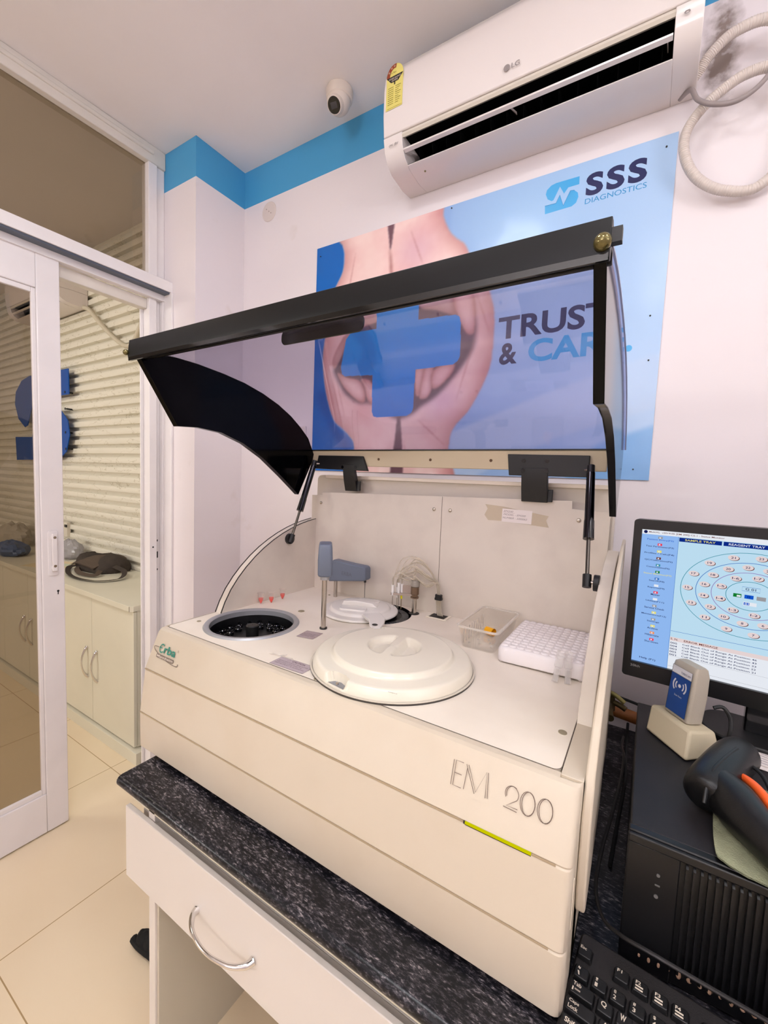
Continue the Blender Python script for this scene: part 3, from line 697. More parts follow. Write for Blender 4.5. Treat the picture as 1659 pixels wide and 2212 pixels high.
# reagent well with ring, bottles and hub
wx, wy, wr = WELL
mb = MB().lathe([(wr - .004, -.012), (wr - .004, .0015), (wr, .0045), (wr + .008, .0045), (wr + .0115, .0002), (wr + .0115, -.001)], (wx, wy, ZD), 72, caps=False)
obj('well_ring', mb, ALU, AN)
mb = MB(); mb.lathe([(wr - .003, .001), (wr - .005, -.04), (wr - .006, -.085), (.001, -.085)], (wx, wy, ZD), 64, caps=False); obj('well_cup', mb, mat('well_black', (9, 9, 12), .35), AN, fix=False)
mb = MB().lathe([(.105, -.078), (.105, -.040), (.101, -.038), (.0165, -.038), (.0165, -.006), (.014, -.004), (.001, -.004)], (wx, wy, ZD), 64, caps=False); car = obj('well_carousel', mb, BLACKM, AN)
for k, (rr, n_, r0) in enumerate(((.090, 20, .0085), (.064, 13, .0095))):
    for i in range(n_):
        a = 2 * PI * (i + .3 * k) / n_; c = (wx + rr * math.cos(a), wy + rr * math.sin(a), ZD - .038)
        mb = MB(); mb.lathe([(r0, 0), (r0, .008), (r0 - .002, .010), (r0 - .002, .0135), (r0 - .004, .0135), (r0 - .0045, .002), (.0005, .002)], c, 16, caps=False)
        obj('bottle_neck', mb, BLACKG, car, fix=False)

# large reagent cover: polar surface with two finger recesses and a rim notch
bx, by = -.4505, .786
BC = MB(); NR, NA = 56, 168
ra = math.radians(101)  # direction of the grip ridge
rdx, rdy = math.cos(ra), math.sin(ra)
def cover_h(x, y, r_):
    if r_ > .1695: h = .004 + (.1725 - r_) / .003 * .006
    elif r_ > .160: h = .010 + (1 - ((r_ - .160) / .0095) ** 2) ** .5 * .011
    elif r_ > .134: h = .021 + (.160 - r_) / .026 * .002
    elif r_ > .126: t = (.134 - r_) / .008; h = .023 + (3 * t * t - 2 * t ** 3) * .010
    else: h = .033 + (.126 - r_) / .126 * .003
    u = x * rdx + y * rdy; v = -x * rdy + y * rdx        # along / across ridge
    cu, cv = u - .010, v
    e = math.sqrt((cu / .056) ** 2 + (cv / .058) ** 2)
    if e < 1.05:
        t = min(max((1.05 - e) / .22, 0), 1); g = t * t * (3 - 2 * t)
        w2 = min(max((abs(cv - .0) - .008 - .05 * max(cu, 0) * 0) / .013, 0), 1); w2 = w2 * w2 * (3 - 2 * w2)
        h -= .016 * g * w2
    return h
notch_a = math.atan2(.602 - by, -.480 - bx); slot_a = math.atan2(.885 - by, -.560 - bx)
def in_notch(a, r_):
    da = (a - notch_a + PI) % (2 * PI) - PI
    if abs(da) * r_ < .024 and r_ > .150 + (abs(da) * r_ / .024) ** 2 * .010: return True
    da = (a - slot_a + PI) % (2 * PI) - PI
    return abs(da) * r_ < .011 and .118 < r_ < .150
rs = [.1725 * (i / NR) ** .8 for i in range(NR + 1)]; rs[0] = .0005
vs = []; fs = []; 
for r_ in rs:
    for k in range(NA):
        a = 2 * PI * k / NA; x, y = r_ * math.cos(a), r_ * math.sin(a)
        h = cover_h(x, y, r_)
        if in_notch(a, r_): h = .0045
        vs.append((bx + x, by + y, ZD + .003 + h))
for j in range(NR): fs += [(j * NA + k, j * NA + (k + 1) % NA, (j + 1) * NA + (k + 1) % NA, (j + 1) * NA + k) for k in range(NA)]
o_ = len(vs); vs += [(bx + .1725 * math.cos(2 * PI * k / NA), by + .1725 * math.sin(2 * PI * k / NA), ZD + .0035) for k in range(NA)]
fs += [(NR * NA + k, NR * NA + (k + 1) % NA, o_ + (k + 1) % NA, o_ + k) for k in range(NA)]
mb = MB().add(vs, fs); cov = obj('reagent_cover', mb, CREAM, AN, angle=60)
mb = MB().lathe([(.1775, 0), (.1775, .003), (.172, .0035), (.02, .0035)], (bx, by, ZD), 96); obj('cover_seat', mb, mat('seat_dark', (60, 56, 52), .4), AN)
mb = MB().lathe([(.1735, .0035), (.1775, .0035), (.1775, .0045), (.1735, .0045)], (bx, by, ZD), 96, caps=False); obj('seat_ring', mb, mat('seat_ring', (214, 204, 188), .3), AN)
M_ = MB(); M_.M = frame((bx + math.cos(notch_a) * .166, by + math.sin(notch_a) * .166, ZD + .0082), (-math.sin(notch_a), math.cos(notch_a), 0), (-math.cos(notch_a), -math.sin(notch_a), 0)); M_.M = frame((bx + math.cos(notch_a) * .168, by + math.sin(notch_a) * .168, ZD + .0082), (-math.sin(notch_a), math.cos(notch_a), 0), (-math.cos(notch_a), -math.sin(notch_a), 0))
M_.poly([(-.021, .0), (.021, .0), (.014, .012), (0, .016), (-.014, .012)]); obj('notch_plate', M_, mat('grey_metal', (150, 152, 158), .3, metal=.5), cov, fix=False)
mb = MB().cyl((bx + math.cos(notch_a) * .163, by + math.sin(notch_a) * .163, ZD + .008), (bx + math.cos(notch_a) * .163, by + math.sin(notch_a) * .163, ZD + .012), .003, n=10); obj('notch_screw', mb, STEEL, cov)
mb = MB(); mb.M = frame((-.372, .637, ZD + .0205), (.99, .12, 0), (-.12, .99, .1)); mb.text('Reagent', 0, 0, .018, .003); obj('cover_print', mb, INK, cov, fix=False)

# reaction rotor (dark, partly uncovered) and its translucent cover
rx, ry, rr = ROT
mb = MB().lathe([(rr - .001, 0), (rr - .002, -.028), (.001, -.028)], (rx, ry, ZD), 64, caps=False); obj('rotor_cup', mb, mat('well_black', (9, 9, 12), .35), AN, fix=False)
mb = MB().lathe([(.097, -.027), (.097, -.008), (.070, -.007), (.001, -.007)], (rx, ry, ZD), 64, caps=False); rot_ = obj('reaction_rotor', mb, DKSAT, AN)
mb = MB()
for k in range(60):
    a = 2 * PI * k / 60; c, s = math.cos(a), math.sin(a)
    mb.M = frame((rx + .084 * c, ry + .084 * s, ZD - .0068), (c, s, 0), (-s, c, 0)); mb.prism(rect(-.010, .010, -.0022, .0022), 0, .0016, 'z')
obj('cuvette_ring', mb, mat('cuvette_smoke', (80, 78, 78), .25), rot_)
TRW = mat('translucent_white', (232, 226, 218), .22)
TRW.node_tree.nodes['Principled BSDF'].inputs['Transmission Weight'].default_value = 0
cxx, cyy = -.717, 1.042
mb = MB().lathe([(.1145, .001), (.1155, .005), (.113, .0085), (.092, .010), (.088, .0165), (.084, .018), (.05, .0185), (.0005, .0185)], (cxx, cyy, ZD), 72)
mb.M = Matrix.Translation((cxx, cyy, ZD)) @ Matrix.Rotation(math.radians(20), 4, 'Z')
mb.prism([(-.055, .018), (-.050, .030), (-.012, .034), (.040, .030), (.055, .018)], -.012, .012, 'y')
mb.prism(rrect(-.05, .03, -.062, -.025, .012), .016, .0225, 'z'); mb.prism(rrect(-.02, .05, .028, .06, .012), .016, .0225, 'z')
mb.M = None
mb.prism([(-.655, .960), (-.610, .930), (-.585, .895), (-.567, .882), (-.553, .896), (-.563, .93), (-.580, .965), (-.62, 1.0)], ZD + .018, ZD + .026, 'z')
rcov = obj('reaction_cover', mb, TRW, AN, bevel=.003, seg=3)
mb = MB()
for x, y in ((-.811, .985), (-.794, 1.022)): mb.cyl((x, y, ZD + .0088), (x, y, ZD + .0096), .0065, n=20)
mb.cyl((-.575, .905, ZD + .0262), (-.575, .905, ZD + .0268), .0075, n=20)
obj('port_hole', mb, BLACKM, rcov)
# deck details
mb = MB().lathe([(.013, 0), (.013, .005), (.009, .006), (.009, .003), (.0005, .003)], (-.722, .945, ZD), 24); obj('wash_cup', mb, BLACKM, AN)
mb = MB().lathe([(.0145, 0), (.0145, .004), (.010, .005), (.010, .002), (.0005, .002)], (-.742, 1.105, ZD), 24); obj('wash_cup', mb, BLACKM, AN)
for x, y, r0 in ((-.851, .930, .0095), (-1.002, .696, .0055), (-.092, .728, .0068), (-.534, .603 + .028, .0045), (-.90, 1.12, .004)):
    mb = MB().lathe([(r0, 0), (r0, .0012), (r0 * .7, .0016), (r0 * .2, .0006)], (x, y, ZD), 20); obj('deck_screw', mb, mat('screw_brass', (176, 166, 140), .35, metal=.6), AN)
def deck_label(name, pts, col, lines, head=None):
    mb = MB(); o, ux, uy = Vector((*pts[0], ZD + .0006)), Vector((*pts[1], 0)), Vector((*pts[2], 0))
    mb.M = frame(o, ux, uy); w_, h_ = pts[3]
    mb.poly(rect(0, w_, 0, h_)); mb.m = 1
    t = .0006
    mb.stroke([(t, t), (w_ - t, t), (w_ - t, h_ - t), (t, h_ - t)], .0007, .0001, closed=True)
    if head: mb.text(head, w_ * .40, h_ * .74, w_ * .38, h_ * .16, .0001, bold=.02); mb.stroke([(w_ * .26, h_ * .74), (w_ * .34, h_ * .74), (w_ * .30, h_ * .92)], .0006, .0001, closed=True)
    for i, L_ in enumerate(lines): mb.text(L_, w_ * .07, h_ * (.56 - i * .16), w_ * (.86 - .12 * (i % 2)), h_ * .09, .0001)
    mb.m = 2
    return obj(name, mb, [mat(name + '_base', col, .4), mat('label_ink', (88, 66, 70), .5)], AN, fix=False)
deck_label('warning_label', [(-.7235, .774), (.97, .20), (-.12, .99), (.047, .047)], (176, 158, 158), ['ROTATING PARTS', 'KEEP CLEAR', 'MOVING ARM'], None)
deck_label('caution_label', [(-.662, .6275), (1, .03), (-.03, 1), (.092, .040)], (184, 168, 172), ['BIOHAZARD SURFACE WEAR GLOVES', 'KEEP COVER CLOSED WHILE THE', 'INSTRUMENT IS RUNNING'], 'CAUTION')
mb = MB(); mb.M = frame((-.668, .664, ZD + .0012), (1, .03, 0), (-.03, 1, 0)); mb.poly([(0, 0), (.045, .0), (.030, .008), (.012, .004), (.008, .016), (-.004, .004), (-.022, .004), (-.03, -.004)])
obj('torn_tape', mb, clear('sticky_tape', (.93, .9, .85), haze=.5, hazecol=(236, 226, 216)), AN, fix=False)

# sample arm 1 (front), arm 2 (rear)
px_, py_ = -.707, .859
arm = obj('probe_arm', MB().lathe([(.0066, 0), (.0066, .14)], (px_, py_, ZD), 24), STEEL, AN)
mb = MB().lathe([(.012, .132), (.0125, .146)], (px_, py_, ZD), 24); obj('collar', mb, ALU, arm)
mb = MB(); lv = [(1.196, .0155, .026), (1.202, .0180, .031), (1.24, .0188, .033), (1.272, .0172, .031), (1.281, .0155, .028)]
vs = []; 
ca_, sa_ = math.cos(.69), math.sin(.69)
for z, a, b_ in lv: vs += [(px_ + p[0] * ca_ - (p[1] - .012) * sa_, py_ + p[0] * sa_ + (p[1] - .012) * ca_, z) for p in rrect(-a, a, -b_, b_, .008, 5)]
n = 24; fs = [(j * n + i, j * n + (i + 1) % n, (j + 1) * n + (i + 1) % n, (j + 1) * n + i) for j in range(len(lv) - 1) for i in range(n)] + [tuple(range(n)), tuple(range((len(lv) - 1) * n, len(lv) * n))]
obj('arm_cover', MB().add(vs, fs), GREYP, arm, bevel=.003, seg=3)
mb = MB().lathe([(.010, 0), (.010, .003), (.0075, .003)], (px_, py_, ZD), 24); obj('pole_base', mb, BLACKM, arm)
p2 = (-.872, 1.118)
arm = obj('probe_arm', MB().lathe([(.0062, 0), (.0062, .055)], (*p2, ZD), 24), STEEL, AN)
mb = MB(); prof = [(-.892, 1.100), (-.747, 1.1235), (-.742, 1.130), (-.743, 1.163), (-.750, 1.170), (-.80, 1.171), (-.872, 1.176), (-.882, 1.170)]
mb.prism([(x, z + .002) for x, z in prof], 1.101, 1.134, 'y'); ac = obj('arm_cover', mb, GREYP, arm, bevel=.006, seg=3)
mb = MB(); mb.M = frame((-.835, 1.1005, 1.133), (1, 0, 0), (0, 0, 1)); mb.text('ERBA', 0, 0, .04, .012); obj('arm_print', mb, mat('grey_print', (84, 90, 104), .5), ac, fix=False)
mb = MB().cyl((-.754, 1.118, 1.128), (-.754, 1.118, 1.06), .0012, .0006, n=8); mb.cyl((-.754, 1.118, 1.128), (-.754, 1.118, 1.118), .004, n=10); obj('needle', mb, BLACKM, arm)
# wash station
wc = (-.577, 1.125)
ws = obj('wash_station', MB().lathe([(.0072, 0), (.0072, .07)], (*wc, ZD), 20), STEEL, AN)
mb = MB().lathe([(.016, .0), (.016, .0015), (.008, .0015)], (*wc, ZD), 20); obj('pole_hole', mb, BLACKM, ws)
mb = MB().lathe([(.0125, .048), (.0125, .052), (.0095, .054), (.0095, .058), (.0125, .060), (.0125, .082)], (*wc, ZD), 24); obj('clamp', mb, mat('bronze', (134, 112, 92), .3, metal=.8), ws)
mb = MB().lathe([(.0118, .083), (.0135, .085), (.0135, .098), (.0118, .102), (.001, .1025)], (*wc, ZD), 24); obj('knob', mb, clear('smoky_knob', (.7, .68, .64), haze=.55, hazecol=(190, 182, 170)), ws)
mb = MB(); mb.M = frame((wc[0], wc[1], 1.108), (-.99, -.12, -.10), (-.10, 0, .99)); mb.prism(rect(0, .078, -.0035, .0035), -.004, .004, 'z')
mb.M = frame((wc[0] - .004, wc[1] + .003, 1.122), (-.99, -.12, 0), (0, 0, 1)); mb.prism([(0, -.010), (.05, -.012), (.046, .010), (0, .010)], -.001, .001, 'z'); obj('bracket', mb, mat('grey_bracket', (176, 160, 148), .35, metal=.5), ws)
CLR = clear('clear_tube', (.97, .95, .92), rough=.12, haze=.42, hazecol=(225, 214, 194))
NYL = mat('nylon_white', (238, 234, 228), .35)
for i, (x, y, zt, zb) in enumerate(((-.648, 1.115, 1.124, 1.066), (-.640, 1.128, 1.116, 1.058), (-.628, 1.116, 1.134, 1.060), (-.622, 1.124, 1.130, 1.056))):
    mb = MB(); mb.cyl((x, y, zt), (x, y, zt - .020), .0045, n=14); mb.cyl((x, y, zt + .004), (x, y, zt), .0052, n=14); mb.cyl((x, y, zt - .02), (x, y, zt - .028), .0036, n=12)
    nd = obj('nozzle', mb, NYL, ws)
    mb = MB().cyl((x, y, zt - .028), (x, y, zb), .0013, n=8); obj('needle', mb, STEEL if i != 3 else mat('probe_amber', (150, 130, 96), .3, metal=.5), nd)
    if i == 0: obj('needle_tip', MB().cyl((x, y, 1.064), (x, y, 1.048 + .008), .0032, .0026, n=12), NYL, nd)
    if i == 3: obj('heater_band', MB().cyl((x, y, 1.098), (x, y, 1.088), .0034, n=10), mat('amber_yellow', (220, 205, 30), .3), nd)
for i in range(14):
    sx, sy, sz = ((-.648, 1.115, 1.126), (-.640, 1.128, 1.118), (-.628, 1.116, 1.136), (-.622, 1.124, 1.132))[i % 4]
    hgt = 1.224 - .0056 * i + random.uniform(-.002, .002); ex = -.512 + .0022 * (i % 4); yy = 1.118 + .006 * (i % 5)
    mb = MB().tube([(sx, sy, sz), (sx + .004, sy, sz + .03), (sx + .028 + .002 * i, yy, hgt - .012), (-.578, yy, hgt), (-.540, yy, hgt - .018), (ex - .005 + .0, 1.143, 1.150), (ex, 1.146, 1.118), (ex + .002 * (i % 4) - .002, 1.148, 1.085), (-.510 + .004 * (i % 5), 1.150, 1.052)], .0019, 6, smooth=6)
    obj('tube', mb, CLR, ws)
mb = MB().prism(rrect(-.0095, .0095, -.007, .007, .005), 0, 0, 'z') if False else MB(); mb.M = Matrix.Translation((-.508, 1.146, 1.100)); mb.prism(rrect(-.0105, .0105, -.007, .007, .005), 0, .016, 'z'); mb.prism(rrect(-.0115, .0115, -.008, .008, .005), .001, .006, 'z'); obj('tube_clamp', mb, BLACKM, ws)
mb = MB(); mb.prism(rect(-.535, -.470, 1.118, 1.124), ZD + .0002, ZD + .003, 'z'); mb.prism(rect(-.480, -.472, 1.124, 1.165), ZD + .0002, ZD + .003, 'z'); mb.prism(rect(-.535, -.529, 1.124, 1.165), ZD + .0002, ZD + .003, 'z')
obj('tube_port_frame', mb, mat('port_cream', (236, 226, 206), .4), AN, bevel=.001)
obj('tube_port', MB().box(-.529, -.480, 1.124, 1.165, ZD + .0002, ZD + .0008), BLACKM, AN)

# back panels, rear housing
mb = MB(); mb.M = frame((0, 1.172, 0), (1, 0, 0), (0, 0, 1))
mb.prism([(-1.030, 1.045), (-.5235, 1.045), (-.5235, 1.406), (-.984, 1.396), (-.984, 1.384), (-1.032, 1.384)], 0, .0025, 'z'); bpl = obj('back_panel', mb, SHEET, AN, bevel=.0008)
mb = MB(); mb.M = frame((0, 1.172, 0), (1, 0, 0), (0, 0, 1))
mb.prism([(-.5222, 1.045), (-.0775, 1.045), (-.0775, 1.390), (-.165, 1.394), (-.165, 1.414), (-.5222, 1.406)], 0, .0025, 'z'); bpr = obj('back_panel', mb, SHEET, AN, bevel=.0008)
obj('panel_seam', MB().box(-.5236, -.5220, 1.1714, 1.1718, 1.05, 1.405), mat('gap_dark', (96, 82, 72), .8), AN)
for par, lst in ((bpl, ((-.989, 1.358), (-.548, 1.366), (-1.018, 1.068))), (bpr, ((-.496, 1.366), (-.147, 1.366)))):
    for x, z in lst:
        mb = MB().cyl((x, 1.1695, z), (x, 1.167, z), .0058, .0045, n=18); mb.cyl((x, 1.167, z), (x, 1.1662, z), .0042, .002, n=14); obj('screw', mb, STEEL, par)
mb = MB(); mb.M = frame((0, 1.200, 0), (1, 0, 0), (0, 0, 1)); mb.prism(rrect(-1.036, -.0705, .80, 1.457, .018), -.045, 0, 'z'); obj('rear_housing', mb, mat('rear_housing', (214, 203, 188), .45, bump=.05, bscale=900), AN, bevel=.004)
mb = MB().box(-1.030, -.080, 1.1725, 1.20, 1.375, 1.383); obj('rear_shelf', mb, SHEET, AN)
obj('rear_lip', MB().box(-.99, -.0765, 1.190, 1.2, 1.446, 1.4575), mat('pale_edge', (240, 230, 216), .3), AN, bevel=.002)
# handwritten note under tape
mb = MB(); mb.M = frame((-.342, 1.1688, 1.347), (1, 0, -.02), (.02, 0, 1)); mb.poly(rect(0, .080, 0, .036)); mb.m = 1
mb.text('EM200', .004, .027, .026, .005, .0002, shear=.3); mb.text('MODEL - EM200', .004, .018, .060, .005, .0002, shear=.3); mb.text('NUMBER - 3200063', .002, .009, .066, .005, .0002, shear=.3); mb.stroke([(.003, .025), (.034, .0255)], .0005, .0002)
obj('handwritten_note', mb, [mat('paper', (238, 228, 222), .6), mat('pen_brown', (150, 134, 130), .6)], bpr, fix=False)
mb = MB(); mb.M = frame((-.392, 1.1692, 1.350), (1, 0, -.03), (.03, 0, 1)); mb.poly([(0, .012), (.008, .03), (.0, .042), (.05, .040), (.172, .026), (.166, .014), (.175, -.004), (.05, .0), (.012, -.002)])
obj('clear_tape', mb, clear('yellowed_tape', (.96, .93, .86), haze=.20, hazecol=(216, 202, 178)), bpr, fix=False)

# curved side cheeks
ARC = [(.773, 1.050), (.786, 1.079), (.806, 1.112), (.832, 1.143), (.860, 1.170), (.895, 1.198), (.930, 1.221), (.969, 1.242), (1.010, 1.260), (1.050, 1.274), (1.09, 1.285), (1.130, 1.293), (1.172, 1.299)]
def arcband(t): # arc offset inward
    out = []
    for i, p in enumerate(ARC):
        a = Vector(ARC[max(i - 1, 0)]); b_ = Vector(ARC[min(i + 1, len(ARC) - 1)]); tt = (b_ - a).normalized(); out.append((p[0] + tt.y * t, p[1] - tt.x * t))
    return out
for nm, xa, xb in (('cheek', -1.037, -1.011), ('cheek', -.0770, -.0525)):
    mb = MB().prism(ARC + [(1.172, 1.047), (.77, 1.047)], xa, xb, 'x'); ck = obj('side_cheek', mb, SHEET, AN, bevel=.0015)
    if xa > -.5: continue
    mb = MB()
    for x in (xa, xb - .0018):
        q = arcband(-.0016); n = len(ARC)
        mb.add([(x - .0004, *p) for p in ARC] + [(x - .0004, *p) for p in q] + [(x + .0022, *p) for p in ARC] + [(x + .0022, *p) for p in q],
               [f_ for i in range(n - 1) for f_ in ((i, i + 1, n + i + 1, n + i), (2 * n + i, 3 * n + i, 3 * n + i + 1, 2 * n + i + 1), (n + i, n + i + 1, 3 * n + i + 1, 3 * n + i))])
    obj('seal_strip', mb, RUBBER, ck)
# right-hand outer side cover
def sc_x(y): return -.0335 - .0065 * max(0, min(1, (y - .60) / .45))
OUTL = [(.622, .862), (.612, .90), (.612, 1.00), (.628, 1.06), (.70, 1.13), (.78, 1.19), (.87, 1.245), (.97, 1.290), (1.07, 1.318), (1.15, 1.332), (1.165, 1.30), (1.10, 1.18), (1.0, 1.05), (.94, .95), (.90, .87), (.88, .852), (.64, .850)]
mb = MB(); n = len(OUTL)
mb.add([(-.0465, *p) for p in OUTL] + [(sc_x(p[0]), *p) for p in OUTL], [tuple(range(n)), tuple(range(2 * n - 1, n - 1, -1))] + [(i, (i + 1) % n, n + (i + 1) % n, n + i) for i in range(n)])
obj('side_cover', mb, SHELL, AN, bevel=.003, seg=3)

# ---- lid
GC = [(1.160, 1.541), (1.125, 1.580), (1.085, 1.613), (1.040, 1.643), (.985, 1.670), (.920, 1.693), (.850, 1.710), (.780, 1.720), (.700, 1.727), (.640, 1.728), (.580, 1.724), (.548, 1.720)]
LIDG = clear('violet_tinted_acrylic', (.80, .775, .865), rough=.04, haze=.028, hazecol=(200, 188, 205))
g2 = []
for i, p in enumerate(GC):
    a = Vector(GC[max(i - 1, 0)]); b_ = Vector(GC[min(i + 1, len(GC) - 1)]); tt = (b_ - a).normalized(); g2.append((p[0] + tt.y * .003, p[1] - tt.x * .003))
mb = MB().prism(GC + g2[::-1], X0 + .002, -.058, 'x'); obj('lid_window', mb, LIDG, AN, angle=30)
mb = MB(); n = len(GC); mb.prism([(p[0], p[1]) for p in GC] + g2[::-1], -.058, -.0555, 'x'); obj('window_edge', mb, clear('acrylic_edge', (.8, .78, .85), rough=.1, haze=.5, hazecol=(170, 168, 190)), AN)
INN = [(.644, 1.562), (.70, 1.566), (.774, 1.561), (.850, 1.538), (.925, 1.500), (1.004, 1.446), (1.05, 1.412), (1.085, 1.386)]
crescent = [(.546, 1.716)] + [(p[0], p[1] - .001) for p in g2[::-1][1:-1]] + [(1.158, 1.528), (1.150, 1.500)] + INN[::-1]
for xa, xb in ((X0 + .001, X0 + .019), (-.0745, -.0605)):
    mb = MB().prism(crescent, xa, xb, 'x'); obj('lid_side', mb, mat('acrylic_black', (2, 2, 4), .10, spec=.12), AN, bevel=.0008)
mb = MB().prism([(.538, 1.745), (.550, 1.747), (.566, 1.733), (.570, 1.722), (.570, 1.706), (.563, 1.706), (.560, 1.716), (.548, 1.716), (.545, 1.700), (.536, 1.700), (.534, 1.712)], X0 - .002, -.0565, 'x')
lf = obj('lid_front_rail', mb, DKSAT, AN, bevel=.001)
mb = MB(); mb.M = frame((0, .5345, 0), (1, 0, 0), (0, .06, 1)); mb.prism(rrect(-.655, -.452, 1.7135, 1.7445, .0125, 8), -.001, .0018, 'z'); obj('grip', mb, BLACKG, lf, bevel=.0012)
mb = MB().box(X0, -.058, .535, .5375, 1.698, 1.709); obj('rail_seal', mb, BLACKG, lf)
BR = mat('amber_ball', (116, 106, 66), .12, metal=.6)
for x in (X0 - .004, -.064): mb = MB(); mb.sphere((x, .532, 1.7165), .0095 if x > -.5 else .0065, 10); obj('bumper', mb, BR, AN)
obj('bumper_bracket', MB().box(-.066, -.046, .538, .548, 1.717, 1.733), BLACKM, AN)
mb = MB().box(X0 + .004, -.0925, 1.157, 1.164, 1.489, 1.541); rail = obj('lid_rear_rail', mb, mat('rail_beige', (205, 190, 158), .45), AN, bevel=.002)
for x in (-.745, -.562, -.378):
    mb = MB().cyl((x, 1.1572, 1.513), (x, 1.1562, 1.513), .0042, n=12); obj('rail_hole', mb, mat('hole_brown', (92, 66, 40), .6), rail)
obj('rail_line', MB().box(X0 + .004, -.0925, 1.155, 1.1645, 1.5405, 1.5440), BLACKM, rail)
for xa, xb, sg in ((-1.000, -.790, 1), (-.330, -.130, 0)):
    mb = MB(); mb.M = frame((0, 1.157, 0), (1, 0, 0), (0, 0, 1))
    if sg: mb.prism([(xa, 1.478), (xb + .010, 1.474), (xb - .012, 1.522), (xa + .012, 1.524)], 0, .010, 'z')
    else: mb.prism([(xa + .006, 1.474), (xb, 1.474), (xb, 1.527), (xa, 1.530)], 0, .010, 'z')
    h = obj('hinge', mb, BLACKM, AN, bevel=.0015)
    c = -.855 if sg else -.2575; w_ = .024 if sg else .033
    mb = MB().prism([(1.146, 1.494), (1.151, 1.496), (1.158, 1.470), (1.169, 1.440), (1.169, 1.406), (1.162, 1.406), (1.152, 1.440), (1.146, 1.470)], c - w_, c + w_, 'x')
    mb.box(c + w_, c + w_ + .012, 1.162, 1.169, 1.408, 1.440); obj('hinge_arm', mb, BLACKM, h, bevel=.001)
    for dx in (-.6, .6) if sg else (-.55, .55):
        for dz in ((-.014,) if sg else (-.012, .014)):
            x = c + dx * (w_ + .02); mb = MB().cyl((x, 1.1468, 1.499 + dz), (x, 1.1455, 1.499 + dz), .005, n=16); obj('screw', mb, BLACKG, h)
# gas springs
for (top, bot) in (((-.998, 1.138, 1.495), (-1.000, 1.035, 1.240)), ((-.122, 1.115, 1.492), (-.101, 1.000, 1.248))):
    T_, B_ = Vector(top), Vector(bot); d_ = (T_ - B_).normalized(); L_ = (T_ - B_).length
    gs = obj('gas_spring', MB().cyl(B_ + d_ * L_ * .42, T_ - d_ * .010, .0105, .0095, n=20).cyl(B_ + d_ * L_ * .36, B_ + d_ * L_ * .52, .0118, .0110, n=20), BLACKG, AN)
    obj('rod', MB().cyl(B_, B_ + d_ * L_ * .45, .0042, n=14), mat('dark_steel', (96, 90, 84), .25, metal=.9), gs)
    mb = MB().cyl(B_ - d_ * .012, B_ + d_ * .016, .0090, n=16).cyl(T_ - d_ * .018, T_ + d_ * .010, .0085, n=16); obj('end_fitting', mb, BLACKM, gs)
    sx = -1 if top[0] < -.5 else 1
    mb = MB().cyl(B_ + Vector((sx * .004, 0, 0)), B_ + Vector((sx * .012, 0, 0)), .004, n=10); obj('stud', mb, STEEL, gs)
    xk = -1.0115 if sx < 0 else -.0768
    mb = MB().cyl((xk - sx * .011, B_.y, B_.z), (xk, B_.y, B_.z), .0175, n=24); obj('mount', mb, BLACKM, gs, bevel=.001)
    mb = MB().cyl(T_ + Vector((-sx * .002, 0, 0)), T_ + Vector((-sx * .014, .012, 0)), .0035, n=10); obj('stud', mb, STEEL, gs)

# ================================================================ counter and drawer unit
mb = MB(); bn = [(.475 + .013 - .013 * math.cos(a), .737 + .013 * math.sin(a)) for a in [(-PI / 2 + PI * i / 8) for i in range(9)]]
mb.prism(bn[::-1] + [(YB - .001, .724), (YB - .001, .75)], -.985, 2.095, 'x')
obj('counter_slab', mb, GRANITE, bevel=.002, label='dark speckled granite counter slab with rounded front edge under the analyser', cat='worktop')
U = thing('drawer_unit', (-.5, .95, 0), 'white laminate unit with a wide drawer and an open knee space under the granite', 'cabinet')
mb = MB().box(-.962, 1.2, .500, .512, .692, .7236).box(-.955, 1.2, .5125, 1.39, .70, .7236); obj('top_rail', mb, LAM2, U, bevel=.001)
mb = MB().box(-.8955, -.8725, .500, 1.39, 0, .6995); obj('side_panel', mb, LAM, U, bevel=.001)
mb = MB().box(-.872, -.8645, .505, 1.38, 0.0, .50); obj('inner_panel', mb, mat('laminate_grey_beige', (206, 198, 180), .5), U)  # inner face in a greyer beige than the outer laminate
dr = obj('drawer', MB().box(-.970, -.10, .488, .499, .508, .679).box(-.94, -.12, .513, .98, .53, .67).box(-.9, -.14, .499, .513, .53, .67), LAM, U, bevel=.0015)
mb = MB().tube([(-.702, .487, .583), (-.697, .474, .583), (-.676, .459, .583), (-.645, .451, .583), (-.621, .449, .583), (-.597, .451, .583), (-.566, .459, .583), (-.545, .474, .583), (-.540, .487, .583)], .0045, 14, smooth=6, rad=lambda t: .0035 + .0045 * abs(2 * t - 1) ** 2.2)
obj('handle', mb, CHROME, dr)
mb = MB().box(.25, .27, .5, 1.39, 0, .7); obj('side_panel', mb, LAM, U)
mb = MB(); rs_ = random.Random(4)
for i in range(3): mb.sphere((-1.205 + .03 * i, .66 + .008 * i, .024), .026 + .006 * i, 10, (1.15, .8, .9))
mb.tube([(-1.245, .648, .012), (-1.21, .645, .014), (-1.15, .650, .016), (-1.08, .66, .015)], .012, 8, smooth=5)
for v in mb.v:
    v.z = max(v.z + .003 * math.sin(v.x * 260) * math.cos(v.y * 190), .0008)
obj('cloth_lump', mb, mat('black_cloth', (10, 10, 11), .85, bump=.6, bscale=150), label='small black cloth lump on the floor tiles beside the white side panel', cat='cloth')

